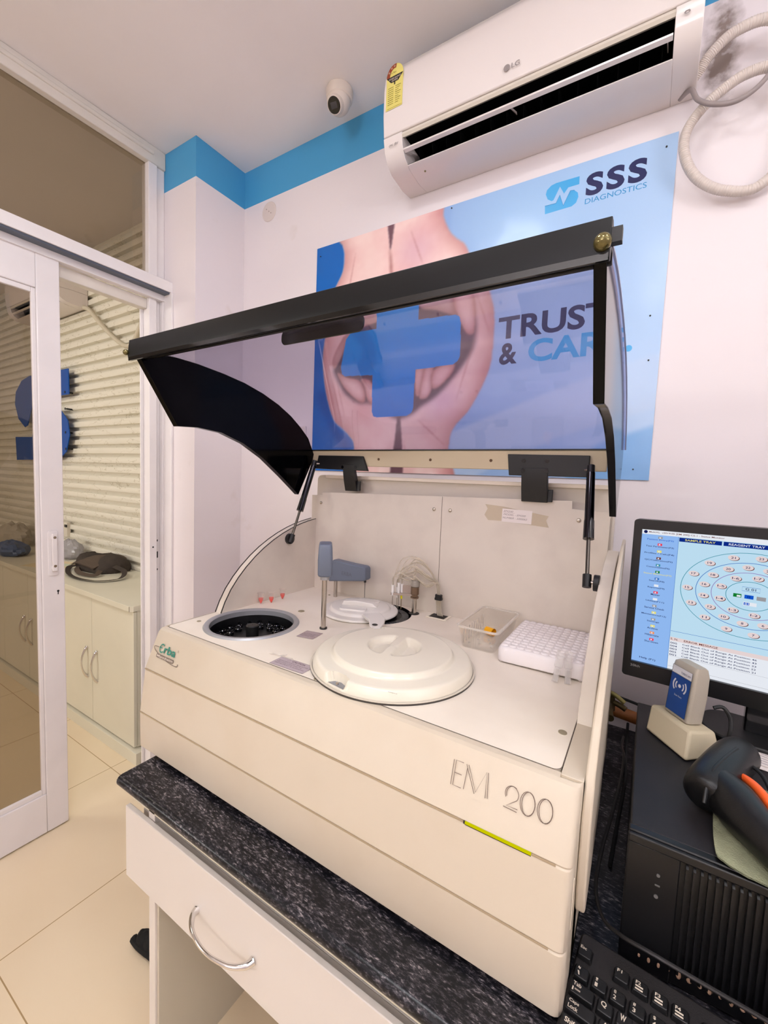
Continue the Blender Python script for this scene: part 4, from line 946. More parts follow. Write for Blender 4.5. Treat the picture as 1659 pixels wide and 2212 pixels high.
# ================================================================ loose things on the analyser deck
RED = mat('red_sample', (240, 44, 24), .25); CUP = clear('clear_polystyrene', (.97, .96, .95), rough=.08, haze=.08, hazecol=(245, 235, 230))
def cupthing(x, y, lab):
    T_ = thing('sample_cup', (x, y, ZD), lab, 'sample cup', 'sample cups by the left cheek')
    obj('cup_wall', MB().lathe([(.0016, 0), (.0078, .013), (.0092, .025), (.0092, .032), (.0115, .0327), (.0115, .0345), (.0086, .0345), (.0084, .025), (.0068, .013)], (x, y, ZD), 20, caps=False), CUP, T_, fix=False)
    obj('liquid', MB().lathe([(.0012, .0012), (.0066, .0125), (.0074, .0180), (.0005, .0180)], (x, y, ZD), 18, caps=True), RED, T_)
    return T_
cupthing(-.999, .908, 'clear cup of red sample by the left cheek, leftmost of three')
cupthing(-.981, .934, 'clear cup of red sample by the left cheek, middle of three')
cupthing(-.984, .985, 'clear cup of red sample by the left cheek, rightmost of three')

BX = thing('plastic_box', (-.325, 1.06, ZD), 'clear open plastic box holding an orange cap, left of the white tube rack', 'box')
PLA = clear('clear_box_plastic', (.985, .98, .97), rough=.06, haze=.07, hazecol=(240, 232, 222))
def shell(lo, hi, z0, z1, th):
    mb = MB(); n = len(lo)
    li = [((p[0] - .0) , p[1]) for p in lo]; c = (sum(p[0] for p in lo) / n, sum(p[1] for p in lo) / n)
    ins = lambda P_, t: [(p[0] + (c[0] - p[0]) * t, p[1] + (c[1] - p[1]) * t) for p in P_]
    A_ = [(*p, z0) for p in lo]; B_ = [(*p, z1) for p in hi]; C_ = [(*p, z1) for p in ins(hi, th)]; D_ = [(*p, z0 + .0015) for p in ins(lo, th)]
    f_ = []
    for i in range(n):
        j = (i + 1) % n; f_ += [(i, j, n + j, n + i), (n + i, n + j, 2 * n + j, 2 * n + i), (2 * n + i, 2 * n + j, 3 * n + j, 3 * n + i)]
    f_ += [tuple(range(n)), tuple(range(3 * n, 4 * n))]
    return mb.add(A_ + B_ + C_ + D_, f_)
obj('box_wall', shell(rrect(-.365, -.285, .972, 1.148, .010), rrect(-.374, -.276, .962, 1.158, .012), ZD + .0005, ZD + .052, .03), PLA, BX, fix=False)
mb = MB(); q = rrect(-.378, -.272, .958, 1.162, .014); q2 = rrect(-.373, -.277, .963, 1.157, .011); n = len(q)
mb.add([(*p, z) for z in (ZD + .051, ZD + .055) for p in q] + [(*p, z) for z in (ZD + .055, ZD + .051) for p in q2], [(a * n + i, a * n + (i + 1) % n, ((a + 1) % 4) * n + (i + 1) % n, ((a + 1) % 4) * n + i) for a in range(4) for i in range(n)])
obj('rim', mb, clear('rim_plastic', (.95, .93, .9), rough=.1, haze=.45, hazecol=(244, 236, 226)), BX)
mb = MB()
for i in range(9): mb.box(-.3655, -.3645, .985 + i * .018, .991 + i * .018, ZD + .004, ZD + .040)
for i in range(7): mb.cyl((-.355 + i * .011, 1.0 + (i * 37 % 60) * .001, ZD + .0022), (-.355 + i * .011, 1.0 + (i * 37 % 60) * .001, ZD + .004), .003, n=8)
obj('moulded_rib', mb, clear('rim_plastic', (.95, .93, .9)), BX)
mb = MB(); c = Vector((-.330, 1.085, ZD + .0125)); dr_ = Vector((.92, -.38, 0)).normalized()
prof = MB().cyl(c - dr_ * .012, c + dr_ * .012, .0100, .0104, n=28, caps=False)
prof.cyl(c + dr_ * .012, c - dr_ * .008, .0082, .0080, n=28, caps=False)
x_ = dr_.orthogonal().normalized(); y_ = dr_.cross(x_)
prof.cyl(c - dr_ * .0119, c - dr_ * .0120, .0100, n=28)
obj('orange_cap', prof, mat('orange_yellow', (250, 178, 12), .35), label='bright orange hollow cap lying inside the clear plastic box', cat='cap', bevel=.0, fix=False)

# foam tube rack
WF = mat('rack_white', (240, 232, 230), .6, bump=.15, bscale=400)
mb = MB(); xa, xb, ya, yb_ = -.268, -.083, .938, 1.166; zt = 1.086
top = rrect(xa + .004, xb - .002, ya + .006, yb_, .016, 6); bot = rrect(xa, xb, ya, yb_, .018, 6); n = len(top)
def wav(p): return ZD + .0006 + .004 * (.5 + .5 * math.sin(p[0] * 110)) if p[1] < ya + .004 else ZD + .0006
mb.add([(*p, wav(p)) for p in bot] + [(*p, ZD + .027) for p in bot] + [(*p, zt) for p in top], [(k * n + i, k * n + (i + 1) % n, (k + 1) * n + (i + 1) % n, (k + 1) * n + i) for k in (0, 1) for i in range(n)] + [tuple(range(n)), tuple(range(2 * n, 3 * n))])
rk = obj('tube_rack', mb, WF, bevel=.003, seg=3, label='white moulded tube rack with rows of round studs beside the clear box', cat='rack')
mb = MB()
for i in range(10):
    for j in range(12):
        x, y = xa + .014 + i * .0172, ya + .018 + j * .0182
        mb.lathe([(.0080, 0), (.0074, .0018), (.0060, .0030), (.0005, .0034)], (x, y, zt - .0006), 14, caps=False)
obj('stud_grid', mb, WF, rk, fix=False)
CUV = clear('cuvette_plastic', (.985, .985, .985), rough=.06, haze=.16, hazecol=(246, 240, 236))
def cuvette(x, y, lean, lab):
    mb = MB(); mb.M = Matrix.Translation((x, y, ZD + .0008)) @ Matrix.Rotation(lean, 4, 'X') @ Matrix.Rotation(.12 if x < -.13 else -.06, 4, 'Y')
    a, b_ = .0058, .0052
    for (w0, w1, z0, z1) in ((a, a, 0, .030), (.0072, .0078, .030, .064)):
        v0 = rect(-w0, w0, -b_, b_); v1 = rect(-w1, w1, -b_ * w1 / a, b_ * w1 / a)
        mb.add([(*p, z0) for p in v0] + [(*p, z1) for p in v1], [(i, (i + 1) % 4, 4 + (i + 1) % 4, 4 + i) for i in range(4)])
        v0 = [(p[0] * .78, p[1] * .78) for p in v0]; v1 = [(p[0] * .78, p[1] * .78) for p in v1]
        mb.add([(*p, z0 + .001) for p in v0] + [(*p, z1) for p in v1], [(i, (i + 1) % 4, 4 + (i + 1) % 4, 4 + i) for i in range(4)])
    mb.add([(*p, 0) for p in rect(-a, a, -b_, b_)], [(0, 1, 2, 3)]); mb.box(-a, a, -b_, b_, .0295, .0305)
    mb.cyl((0, -b_ * .2, .001), (0, -b_ * .2, .026), .0032, n=12)
    return obj('cuvette', mb, CUV, label=lab, cat='cuvette', group='cuvettes leaning on the rack', fix=False)
cuvette(-.137, .912, -.16, 'clear cuvette leaning on the rack front, the left of two')
cuvette(-.113, .916, -.22, 'clear cuvette leaning on the rack front, the right of two')

# ================================================================ computer corner
CASE = mat('case_black', (21, 20, 24), .45, bump=.2, bscale=1200, var=.35, scale=9, col2=(38, 34, 36)); CASEF = mat('case_front', (12, 12, 15), .35)
TW = thing('desktop_computer', (.21, .92, .75), 'black desktop computer case with ribbed front under the monitor', 'computer')
obj('case', MB().box(.012, .43, .712, 1.140, .756, .955), CASE, TW, bevel=.002)
mb = MB().box(.010, .432, .700, .713, .752, .9555); mb.box(.010, .432, .694, .701, .940, .953); mb.box(.010, .074, .697, .701, .752, .94)
fb = obj('front_bezel', mb, CASEF, TW, bevel=.002)
for i in range(42):
    x = .080 + i * .0083
    obj('rib', MB().prism([(.701, .772 if x < .20 else .846), (.693, .776 if x < .20 else .85), (.693, .934), (.701, .939)], x, x + .0030, 'x'), CASEF, fb)
mb = MB(); mb.M = frame((0, .7005, 0), (1, 0, 0), (0, 0, 1)); mb.prism([(.198, .755), (.43, .755), (.43, .842), (.235, .842), (.210, .83), (.198, .80)], 0, .005, 'z'); obj('port_cover', mb, CASEF, fb, bevel=.002)
mb = MB().cyl((.050, .697, .905), (.050, .6955, .905), .0022, n=10).cyl((.0495, .697, .873), (.0495, .6955, .873), .0026, n=10); mb.box(.047, .053, .6955, .697, .889, .8905); obj('indicator', mb, mat('grey_mark', (110, 108, 106), .5), fb)
mb = MB(); rr_ = random.Random(5)
for i in range(32):
    x = .030 + i * .0118 if i > 6 else .030 + i * .012; zb = .768 if x < .20 else .843
    mb.sphere((x + .006, .6985, zb + .004), .0020 + rr_.random() * .0014, 5, (1, .7, .9 + rr_.random() * 1.2))
obj('dust', mb, mat('dust_tan', (176, 140, 116), .9), fb); 
for x in (.04, .40):
    obj('foot', MB().box(x - .01, x + .01, .72, .74, .7502, .757).box(x - .01, x + .01, 1.1, 1.12, .7502, .757), RUBBER, TW)

# keyboard
KB = thing('keyboard', (.18, .61, .75), 'black keyboard with white legends between the analyser and the computer', 'keyboard')
KM = mat('keyboard_black', (36, 33, 34), .5, bump=.15, bscale=700); KC = mat('key_black', (18, 18, 20), .42, bump=.1, bscale=900); KL = mat('key_legend', (222, 208, 190), .5)
tilt = math.radians(4)
KF = Matrix.Translation((-.0385, .686, .7745)) @ Matrix.Rotation(math.radians(-5.5), 4, 'Z') @ Matrix.Rotation(tilt, 4, 'X')
mb = MB(); mb.M = KF; mb.prism(rrect(0, .47, -.175, 0, .008), -.014, 0, 'z'); obj('keyboard_body', mb, KM, KB, bevel=.003)
PT = .0224
def key(x, y, w_, legs):
    mb = MB(); mb.M = KF; a0, a1 = x + .001, x + w_ - .001; b0, b1 = y - PT + .0012, y - .0012
    mb.add([(*p, .0004) for p in rrect(a0, a1, b0, b1, .002, 3)] + [(*p, .0075) for p in rrect(a0 + .002, a1 - .002, b0 + .0018, b1 - .0028, .002, 3)], [tuple(range(16)), tuple(range(16, 32))] + [(i, (i + 1) % 16, 16 + (i + 1) % 16, 16 + i) for i in range(16)])
    k_ = obj('keycap', mb, KC, KB, bevel=.0008)
    mb = MB(); mb.M = KF
    for (t, fx, fy, fw, fh) in legs: mb.text(t, a0 + .003 + fx * (w_ - .008), b0 + .003 + fy * (PT - .009), fw, fh, .0078, bold=.02)
    if legs: obj('legend', mb, KL, k_, fix=False)
one = lambda t: [(t, .15, .35, .0065, .0075)]
two = lambda a, b_: [(a, .15, .62, .003, .0045), (b_, .15, .08, .0035, .0052)]
yF = -.022; key(-.003 + .003, yF, PT, [('Esc', .05, .62, .008, .0045)])
for i in range(12): key(.002 + PT * 2 + i * PT + (i // 4) * PT * .4, yF, PT, [('F%d' % (i + 1), .1, .6, .006, .0045)] + ([('=', .1, .05, .009, .006)] if i in (1, 2, 3) else []))
y1_ = yF - PT * 1.35
for i, (a, b_) in enumerate(zip('~!@#$%^&*()_+', '`1234567890-=')): key(.002 + i * PT, y1_, PT, two(a, b_))
y2_ = y1_ - PT
key(.002, y2_, PT * 1.5, [('Tab', .05, .6, .010, .005), ('|=', .05, .05, .010, .005)])
for i, t in enumerate('QWERTYUIOP[]'): key(.002 + PT * (1.5 + i), y2_, PT, one(t))
y3_ = y2_ - PT
key(.002, y3_, PT * 1.75, [('Caps', .05, .55, .012, .005), ('Lock', .05, .05, .012, .005)])
for i, t in enumerate('ASDFGHJKL;'): key(.002 + PT * (1.75 + i), y3_, PT, one(t))
y4_ = y3_ - PT
key(.002, y4_, PT * 2.25, [('Shift', .05, .4, .014, .006)])
for i, t in enumerate('ZXCVBNM'): key(.002 + PT * (2.25 + i), y4_, PT, one(t))

# green-grey cloth under the scanner
out = [(.118, .80), (.112, .718), (.120, .700), (.140, .692), (.180, .690), (.42, .672), (.42, .80), (.20, .915), (.172, .94), (.150, .93), (.128, .87)]
mb = MB(); bm = bmesh.new(); vs = [bm.verts.new((p[0], p[1], 0)) for p in smooth_poly(out, 6)]; bm.faces.new(vs)
bmesh.ops.triangulate(bm, faces=bm.faces[:]); bmesh.ops.subdivide_edges(bm, edges=bm.edges[:], cuts=5, use_grid_fill=True); bm.verts.index_update()
V_ = [(v.co.x, v.co.y, (.9585 if v.co.y > .694 else .9585 - (.694 - v.co.y) * .6) + .0022 * (math.sin(v.co.x * 70 + v.co.y * 25) * math.sin(v.co.y * 55) + 1)) for v in bm.verts]
F_ = [tuple(v.index for v in fc.verts) for fc in bm.faces]; bm.free()
mb.add(V_, F_); mb.add([(v[0], v[1], v[2] - .002) for v in V_], [tuple(reversed(q)) for q in F_])
obj('cleaning_cloth', mb, mat('felt_green_grey', (150, 152, 122), .95, bump=.8, bscale=500, var=.3, scale=30), label='grey-green cloth under the barcode scanner on the computer case', cat='cloth')
# barcode scanner
SB = thing('barcode_scanner', (.15, .83, .9625), 'black handheld barcode scanner with orange trigger on the computer case', 'barcode scanner')
SCB = mat('scanner_black', (9, 9, 11), .36, bump=.1, bscale=800)
mb = MB(); mb.tube([(.101, .792, .986), (.106, .804, .988), (.121, .840, .993), (.139, .882, .996), (.156, .922, .995), (.168, .950, .991), (.172, .960, .988)], .036, 24, smooth=5, rad=lambda t: .026 * (max(0, 1 - (abs(2 * t - 1)) ** 5)) ** .5 + .005)
mb2 = MB(); mb2.tube([(.122, .832, .988), (.141, .800, .988), (.155, .765, .987), (.185, .712, .984), (.215, .660, .980), (.245, .605, .976)], .027, 20, smooth=5, rad=lambda t: .031 - .009 * t + .004 * math.sin(t * 6))
hh = obj('scanner_head', mb, SCB, SB); obj('grip_handle', mb2, SCB, SB)
mb = MB().tube([(.149, .868, 1.000), (.163, .842, 1.006), (.174, .818, 1.006), (.184, .790, 1.0), (.190, .770, .995)], .005, 10, smooth=5, rad=lambda t: .0055 * (1 - (2 * t - 1) ** 4) + .001); obj('trigger', mb, mat('trigger_orange', (255, 104, 40), .35), SB)
mb = MB().tube([(.103, .775, .986), (.110, .805, 1.014), (.128, .845, 1.0225), (.155, .90, 1.0245)], .003, 8, smooth=5); obj('seam_ridge', mb, SCB, hh)
mb = MB().cyl((.112, .800, 1.0085), (.111, .798, 1.0130), .004, n=10); obj('screw', mb, mat('grey_mark', (110, 108, 106), .5), hh)
mb = MB(); mb.tube([(.172, .90, 1.004), (.186, .885, 1.0), (.193, .85, .99), (.196, .80, .975)], .003, 8, smooth=5); obj('hanging_loop', mb, RUBBER, hh)

# reader in its cradle
BEI = mat('cradle_beige', (200, 186, 156), .55, bump=.15, bscale=700)
mb = MB(); mb.add([(.027, 1.017, .9565), (.091, .933, .9565), (.150, .990, .9565), (.088, 1.072, .9565), (.034, 1.045, 1.0), (.097, .967, 1.0), (.140, 1.003, .996), (.080, 1.070, 1.0)],
                  [(0, 1, 2, 3), (4, 5, 6, 7), (0, 1, 5, 4), (1, 2, 6, 5), (2, 3, 7, 6), (3, 0, 4, 7)])
obj('reader_cradle', mb, BEI, bevel=.005, seg=3, label='beige plastic cradle holding the blue-faced reader on the computer case', cat='cradle')
RD = thing('wireless_reader', (.09, 1.02, 1.0), 'grey reader with blue face and white wave symbol standing in the beige cradle', 'reader')
e1 = Vector((.615, -.788, 0)).normalized(); e2 = Vector((.788, .615, 0)).normalized(); base = Vector((.0565, 1.037, 1.0015))
lv = [(0, 0, .060, .034), (.05, .0, .060, .036), (.09, -.001, .059, .034), (.104, -.001, .056, .028), (.108, .002, .050, .020)]
vs = []
for z, o0, w_, dp in lv:
    for p in rrect(o0 + (.060 - w_) / 2, o0 + (.060 - w_) / 2 + w_, (.036 - dp) * .3, (.036 - dp) * .3 + dp, .006, 4): vs.append(base + e1 * p[0] + e2 * p[1] + Vector((e2.x * .10 * z, e2.y * .10 * z, z)))
n = 20; RG = mat('reader_grey', (176, 166, 150), .5, bump=.2, bscale=900)
rb = obj('reader_shell', MB().add(vs, [(j * n + i, j * n + (i + 1) % n, (j + 1) * n + (i + 1) % n, (j + 1) * n + i) for j in range(4) for i in range(n)] + [tuple(range(n)), tuple(range(4 * n, 5 * n))]), RG, RD)
up = Vector((e2.x * .10, e2.y * .10, 1)).normalized(); fo = base + e1 * .006 - e2 * .0012 + Vector((0, 0, .006))
mb = MB(); mb.M = frame(fo, e1, up); mb.poly(rect(0, .048, .0, .076)); mb.m = 1; mb.poly(rect(0, .048, .077, .092)); mb.m = 2
mb.stroke([(0, 0), (.048, 0), (.048, .092), (0, .092)], .0008, .0002, closed=True)
mb.m = 1; cy_ = .056
mb.poly([(.024 + .0035 * math.cos(a * PI / 8), cy_ + .0035 * math.sin(a * PI / 8)) for a in range(16)], .0003)
for R_, w_ in ((.0095, .0026), (.0155, .0030)):
    for s in (0, 180): mb.stroke(arc2(.024, cy_, R_, R_, s - 42, s + 42, 12), w_, .0003)
mb.text('Scan Here', .015, .034, .018, .0035, .0003)
mb.m = 3; mb.text('TURBOCHEM', .022, .081, .023, .004, .0003)
obj('face_label', mb, [mat('label_blue', (12, 66, 140), .3), mat('label_pale', (226, 224, 226), .35), mat('label_edge', (30, 40, 60), .4), NAVY], rb, fix=False)
mb = MB().tube([(.135, 1.02, 1.035), (.150, 1.025, 1.038), (.162, 1.02, 1.02), (.160, 1.01, .99), (.150, 1.03, .962), (.120, 1.10, .960)], .0035, 8, smooth=6); obj('reader_cable', mb, RUBBER, RD)
for k in range(2):
    mb = MB(); mb.M = Matrix.Translation((.255, 1.015 + .006 * k, .957 + .0022 * k)) @ Matrix.Rotation(-.12 - .12 * k, 4, 'Z'); mb.box(-.052, .09, -.032, .035, 0, .0012)
    if k: mb.m = 1; [mb.box(-.045, .03 - (i % 2) * .02, -.025 + i * .009, -.0235 + i * .009, .0012, .0014) for i in range(6)]
    obj('paper_slip', mb, [mat('paper', (238, 228, 222), .6), mat('print_grey', (150, 140, 150), .6)], label=('lower' if not k else 'upper printed') + ' white paper slip on the computer case by the monitor stand', cat='paper', group='paper slips by the monitor')

# ---- monitor
an = math.radians(5); MX = Vector((math.cos(an), -math.sin(an), 0)); MZ = Vector((0, 0, 1)); MO = Vector((-.0238, 1.08, 1.386))
MF = lambda off=0: frame(MO + Vector((-math.sin(an), -math.cos(an), 0)) * off, MX, MZ)
MN = thing('monitor', (.24, 1.10, .955), 'black widescreen monitor showing a round sample tray diagram', 'monitor')
W_, H_ = .560, .348
mb = MB(); mb.M = MF(0)
mb.prism(rrect(0, W_, -H_, 0, .008), -.030, -.006, 'z'); mb.prism(rrect(.12, W_ - .12, -H_ + .06, -.06, .02), -.055, -.030, 'z'); mbz = obj('back_shell', mb, BLACKM, MN, bevel=.003)
SX0, SX1, SZ0, SZ1 = .0155, .5445, -.3135, -.0210
mb = MB(); mb.M = MF(0); n = 24; q = rrect(0, W_, -H_, 0, .007); q2 = rrect(SX0, SX1, SZ0, SZ1, .0005)
mb.add([(*p, -.006) for p in q] + [(*p, .004) for p in q] + [(*p, .004) for p in q2] + [(*p, -.004) for p in q2], [(a * n + i, a * n + (i + 1) % n, (a + 1) * n + (i + 1) % n, (a + 1) * n + i) for a in range(3) for i in range(n)])
bz = obj('bezel', mb, mat('bezel_black', (13, 13, 16), .3), MN)
mb = MB(); mb.M = MF(.0045); mb.text('20kh', .015, -.3245, .018, .005, 0); obj('model_print', mb, mat('bezel_print', (170, 168, 166), .5), bz, fix=False)
E_ = lambda nm, rgb: emis('screen_' + nm, rgb, .95)
SM = [E_('sky', (196, 230, 250)), E_('side', (150, 192, 250)), E_('white', (240, 244, 252)), E_('navy', (12, 44, 140)), E_('ink', (20, 30, 90)), E_('teal', (60, 150, 170)), E_('blue', (60, 120, 200)), E_('purple', (150, 120, 190)),
      E_('pink', (238, 220, 220)), E_('brown', (110, 50, 40)), E_('red', (240, 60, 90)), E_('green', (20, 130, 50)), E_('yellow', (240, 230, 120)), E_('grey', (160, 160, 165)), E_('orange', (250, 150, 90)), E_('strong', (20, 90, 210))]
sky_, side_, wht, nvy, ink_, tea, blu, pur, pnk, brn, red_, grn, yel, gry, org_, stg = range(16)
mb = MB(); mb.M = MF(-.004)
def R_(x0, x1, z0, z1, m_, l=0): mb.m = m_; mb.poly(rect(x0, x1, z0, z1), l)
def T_x(t, x, z, w_, h_, m_, l=.0006, b_=0.01): mb.m = m_; mb.text(t, x, z, w_, h_, l, bold=b_)
R_(SX0, SX1, SZ0, SZ1, sky_)
R_(SX0, SX1, -.0312, -.0210, wht, .0002); R_(SX0, .0812, SZ0, -.0312, side_, .0002); R_(.0812, .0818, SZ0, -.0312, blu, .0003)
R_(.0825, .1525, -.0408, -.0325, nvy, .0003); R_(.155, .225, -.0408, -.0325, nvy, .0003)
T_x('SAMPLE TRAY', .0925, -.0388, .050, .0042, yel); T_x('REAGENT TRAY', .163, -.0388, .054, .0042, wht)
mb.m = ink_; mb.poly([(.022 + .0035 * math.cos(i * PI / 8), -.0262 + .0035 * math.sin(i * PI / 8)) for i in range(16)], .0004)
T_x('MultiXL  v2019.05 [EM 200] CS-1 : Status Monitor', .028, -.0284, .128, .0040, brn)
items = [('Patient Entry(F2)', gry), ('Test Parameter(F3)', red_), ('Profiles / Calc(F4)', yel), ('QC/Calibration(F5)', brn), ('Consumables(F6)', tea), ('Status Monitor(F7)', grn), ('Search(F8)', blu), ('Reports(F9)', wht), ('Master', red_), ('Utility(F11)', wht), ('Service Check', gry), ('Maintenance(F12)', yel), ('Settings', gry), ('Archive', yel), ('Hibernate', org_), ('Shut Down', red_)]
for i, (t, ic) in enumerate(items):
    z = -.0425 - i * .01480; w_ = .0028 * len(t); cx = .0495
    R_(cx - .004, cx + .004, z + .0030, z + .0080, ic, .0005); R_(cx - .002, cx + .001, z + .004, z + .0065, wht, .0006)
    T_x(t, cx - w_ / 2, z - .0014, w_, .0038, yel if i == 5 else stg if i < 1 else ink_)
T_x('Help (F1)', .030, -.3060, .030, .0050, ink_)
CX, CZ = .2030, -.1337
for hz, m_ in ((.0834, tea), (.0642, blu), (.0452, pur), (.0278, tea)): mb.m = m_; mb.stroke(arc2(CX, CZ, hz * 1.33, hz, 0, 360, 64), .0010, .0004)
def pill(t, x, z):
    mb.m = brn; mb.poly([(x + .0009 + .0088 * math.cos(i * PI / 10), z - .0006 + .0054 * math.sin(i * PI / 10)) for i in range(20)], .0005)
    mb.m = pnk; mb.poly([(x + .0085 * math.cos(i * PI / 10), z + .0052 * math.sin(i * PI / 10)) for i in range(20)], .0006); T_x(t, x - .0018 * len(t), z - .0020, .0036 * len(t), .0042, ink_, .0009)
for i in range(15):
    a = math.radians(180 - 24 * (i - 7)); pill(str(1 + 2 * i), CX + .0750 * 1.33 * math.cos(a), CZ + .0750 * math.sin(a))
    a = math.radians(168 - 24 * (i - 7)); pill(str(2 + 2 * i), CX + .0555 * 1.33 * math.cos(a), CZ + .0555 * math.sin(a))
for i in range(9): a = math.radians(160 - 40 * (i - 4)); pill('I-%d' % (i + 1), CX + .0365 * 1.33 * math.cos(a), CZ + .0365 * math.sin(a))
mb.m = blu; mb.stroke([(.190, -.1245), (.2165, -.1245), (.2165, -.1165), (.190, -.1165)], .0006, .0005, closed=True); T_x('G 01', .195, -.1226, .0155, .0046, ink_)
R_(.1775, .1900, -.1385, -.1315, grn, .0005); R_(.183, .189, -.1375, -.134, wht, .0006); R_(.1945, .208, -.1390, -.1315, stg, .0005); T_x('II', .199, -.137, .004, .004, nvy); R_(.2125, .226, -.1395, -.1320, gry, .0005)
R_(.1935, .2135, -.1525, -.1455, wht, .0005); R_(.1945, .2030, -.1515, -.1465, stg, .0006); T_x('01', .196, -.1510, .006, .004, wht, .0009)
R_(.0822, SX1, -.2315, -.2308, blu, .0003); R_(.0822, SX1, SZ0, -.2440, wht, .0002); R_(.0822, SX1, -.2520, -.2440, pnk, .0003)
T_x('S. N.', .0835, -.2498, .013, .0040, brn); T_x('ERROR MESSAGE', .1065, -.2498, .056, .0042, brn)
for i, p in enumerate((46, 43, 33, 22, 21)):
    z = -.2582 - i * .0063; T_x('%03d' % (5 - i), .0835, z, .012, .0036, ink_); T_x('Cell Blank Out of Range At Position %d' % p, .1045, z, .118, .0042, ink_)
R_(.0822, SX1, -.3070, -.3066, gry, .0003); R_(.0822, SX1, -.2850, -.2847, gry, .0003)
obj('screen', mb, SM, MN, fix=False)
mb = MB(); mb.M = frame((.235, 1.120, .9562), MX, (math.sin(an), math.cos(an), 0)); mb.prism(rrect(-.105, .105, -.075, .06, .05, 8), 0, .012, 'z'); obj('stand_base', mb, BLACKM, MN, bevel=.003)
mb = MB(); mb.M = frame((.235, 1.135, .966), MX, (math.sin(an), math.cos(an), 0)); mb.prism(rect(-.035, .035, -.03, .0), 0, .14, 'z'); obj('stand_neck', mb, BLACKG, MN, bevel=.003)

# tap, pipe and cables behind the computer
TP = thing('water_tap', (-.028, 1.30, .84), 'small tarnished brass tap on a brown pipe between the analyser and the computer', 'tap')
BRS = mat('tarnished_brass', (96, 82, 52), .4, metal=.7, bump=.3, bscale=300)
mb = MB().cyl((-.05, 1.30, .845), (-.05, 1.30, .885), .013, .010, n=16).cyl((-.0545, 1.29, .862), (-.0445, 1.22, .858), .009, n=14); obj('tap_body', mb, BRS, TP)
mb = MB().tube([(-.060, 1.30, .893), (-.040, 1.295, .890), (-.016, 1.29, .877)], .0062, 10, smooth=5); mb.cyl((-.05, 1.30, .885), (-.05, 1.30, .893), .006, n=10); obj('lever', mb, mat('old_gold', (150, 140, 84), .35, metal=.5), TP)
mb = MB().tube([(-.050, 1.30, .868), (-.030, 1.295, .866), (-.012, 1.29, .860)], .0075, 10, smooth=5); obj('spout', mb, BRS, TP)
obj('waste_pipe', MB().tube([(-.25, 1.33, .850), (-.05, 1.33, .832), (.10, 1.33, .816), (.24, 1.33, .80)], .016, 14, smooth=4), mat('pipe_brown', (150, 88, 34), .5, bump=.3, bscale=200), label='brown pipe running along the wall behind the computer case', cat='pipe')
def cable(pts, r_, lab, M_=None): return obj('cable', MB().tube(pts, r_, 8, smooth=8), M_ or RUBBER, label=lab, cat='cable')
cable([(-.05, 1.38, .853), (.02, 1.375, .845), (.12, 1.37, .83), (.3, 1.37, .80)], .004, 'thin black cable running along the wall above the brown pipe')
cable([(-.012, 1.26, .80), (-.013, 1.18, .815), (-.006, 1.10, .835), (-.008, 1.0, .838), (-.016, .90, .83), (-.026, .82, .81), (-.028, .76, .79), (-.014, .715, .785), (.010, .690, .795), (.05, .679, .802), (.10, .677, .800), (.16, .677, .796), (.25, .677, .79)], .0030, 'black cable drooping past the analyser side and across the front of the computer case', mat('cable_dark', (40, 38, 38), .35))
cable([(-.005, 1.36, .79), (-.004, 1.25, .765), (0, 1.15, .756), (-.006, 1.0, .756), (-.012, .86, .756)], .0035, 'black cable lying on the granite between the analyser and the computer')

# ================================================================ corridor
CB = thing('base_cabinet', (-3.2, 1.3, 0), 'long cream laminate cabinet with double doors beyond the sliding door', 'cabinet')
obj('carcass', MB().box(-4.9, -2.075, 1.105, 1.488, .07, .762), LAM2, CB)
obj('plinth', MB().box(-4.9, -2.035, 1.075, 1.488, 0, .062), LAM2, CB, bevel=.001)
obj('countertop', MB().prism([(-4.9, 1.072), (-2.085, 1.072), (-2.070, 1.085), (-2.070, 1.490), (-4.9, 1.490)], .7625, .790, 'z'), LAM2, CB, bevel=.0015)
obj('edge_line', MB().box(-2.0875, -2.0845, 1.0715, 1.0730, .763, .789), mat('edge_brown', (120, 104, 80), .5), CB)
for i in range(6):
    xb = -2.077 - i * .4195; dl = obj('door', MB().box(xb - .4165, xb, 1.088, 1.104, .073, .758), LAM2, CB, bevel=.0012)
    hx = xb - .4165 + .052 if i % 2 == 0 else xb - .052
    mb = MB().tube([(hx, 1.088, .472), (hx, 1.078, .462), (hx, 1.064, .43), (hx, 1.058, .39), (hx, 1.064, .35), (hx, 1.078, .318), (hx, 1.088, .308)], .005, 10, smooth=5, rad=lambda t: .0045 + .006 * abs(2 * t - 1) ** 2); obj('handle', mb, CHROME, dl)
BAGM = mat('bag_brown', (62, 52, 45), .85, bump=.5, bscale=120, var=.3, scale=25)
BG = thing('shoulder_bag', (-2.95, 1.33, .79), 'dark brown shoulder bag lying on the corridor cabinet top', 'bag')
mb = MB(); lv = [(0, 1.0, 0), (.03, 1.04, .0), (.055, .96, -.01), (.075, .78, -.03), (.085, .50, -.05)]
vs = []
for z, s, o0 in lv:
    for i in range(28):
        a = 2 * PI * i / 28; c, s_ = math.cos(a), math.sin(a); rx_ = .165 * s * abs(c) ** .6 * (1 if c > 0 else -1); ry_ = .105 * s * abs(s_) ** .6 * (1 if s_ > 0 else -1)
        vs.append((-2.985 + rx_ + o0 + .006 * math.sin(a * 5 + z * 40), 1.375 + ry_ + .12 * rx_, .7925 + z * (1 + .25 * math.sin(a * 2 + 1)) + .004 * math.sin(a * 7)))
mb.add(vs, [(j * 28 + i, j * 28 + (i + 1) % 28, (j + 1) * 28 + (i + 1) % 28, (j + 1) * 28 + i) for j in range(4) for i in range(28)] + [tuple(range(28)), tuple(range(112, 140))]); bb = obj('bag_body', mb, BAGM, BG, angle=60)
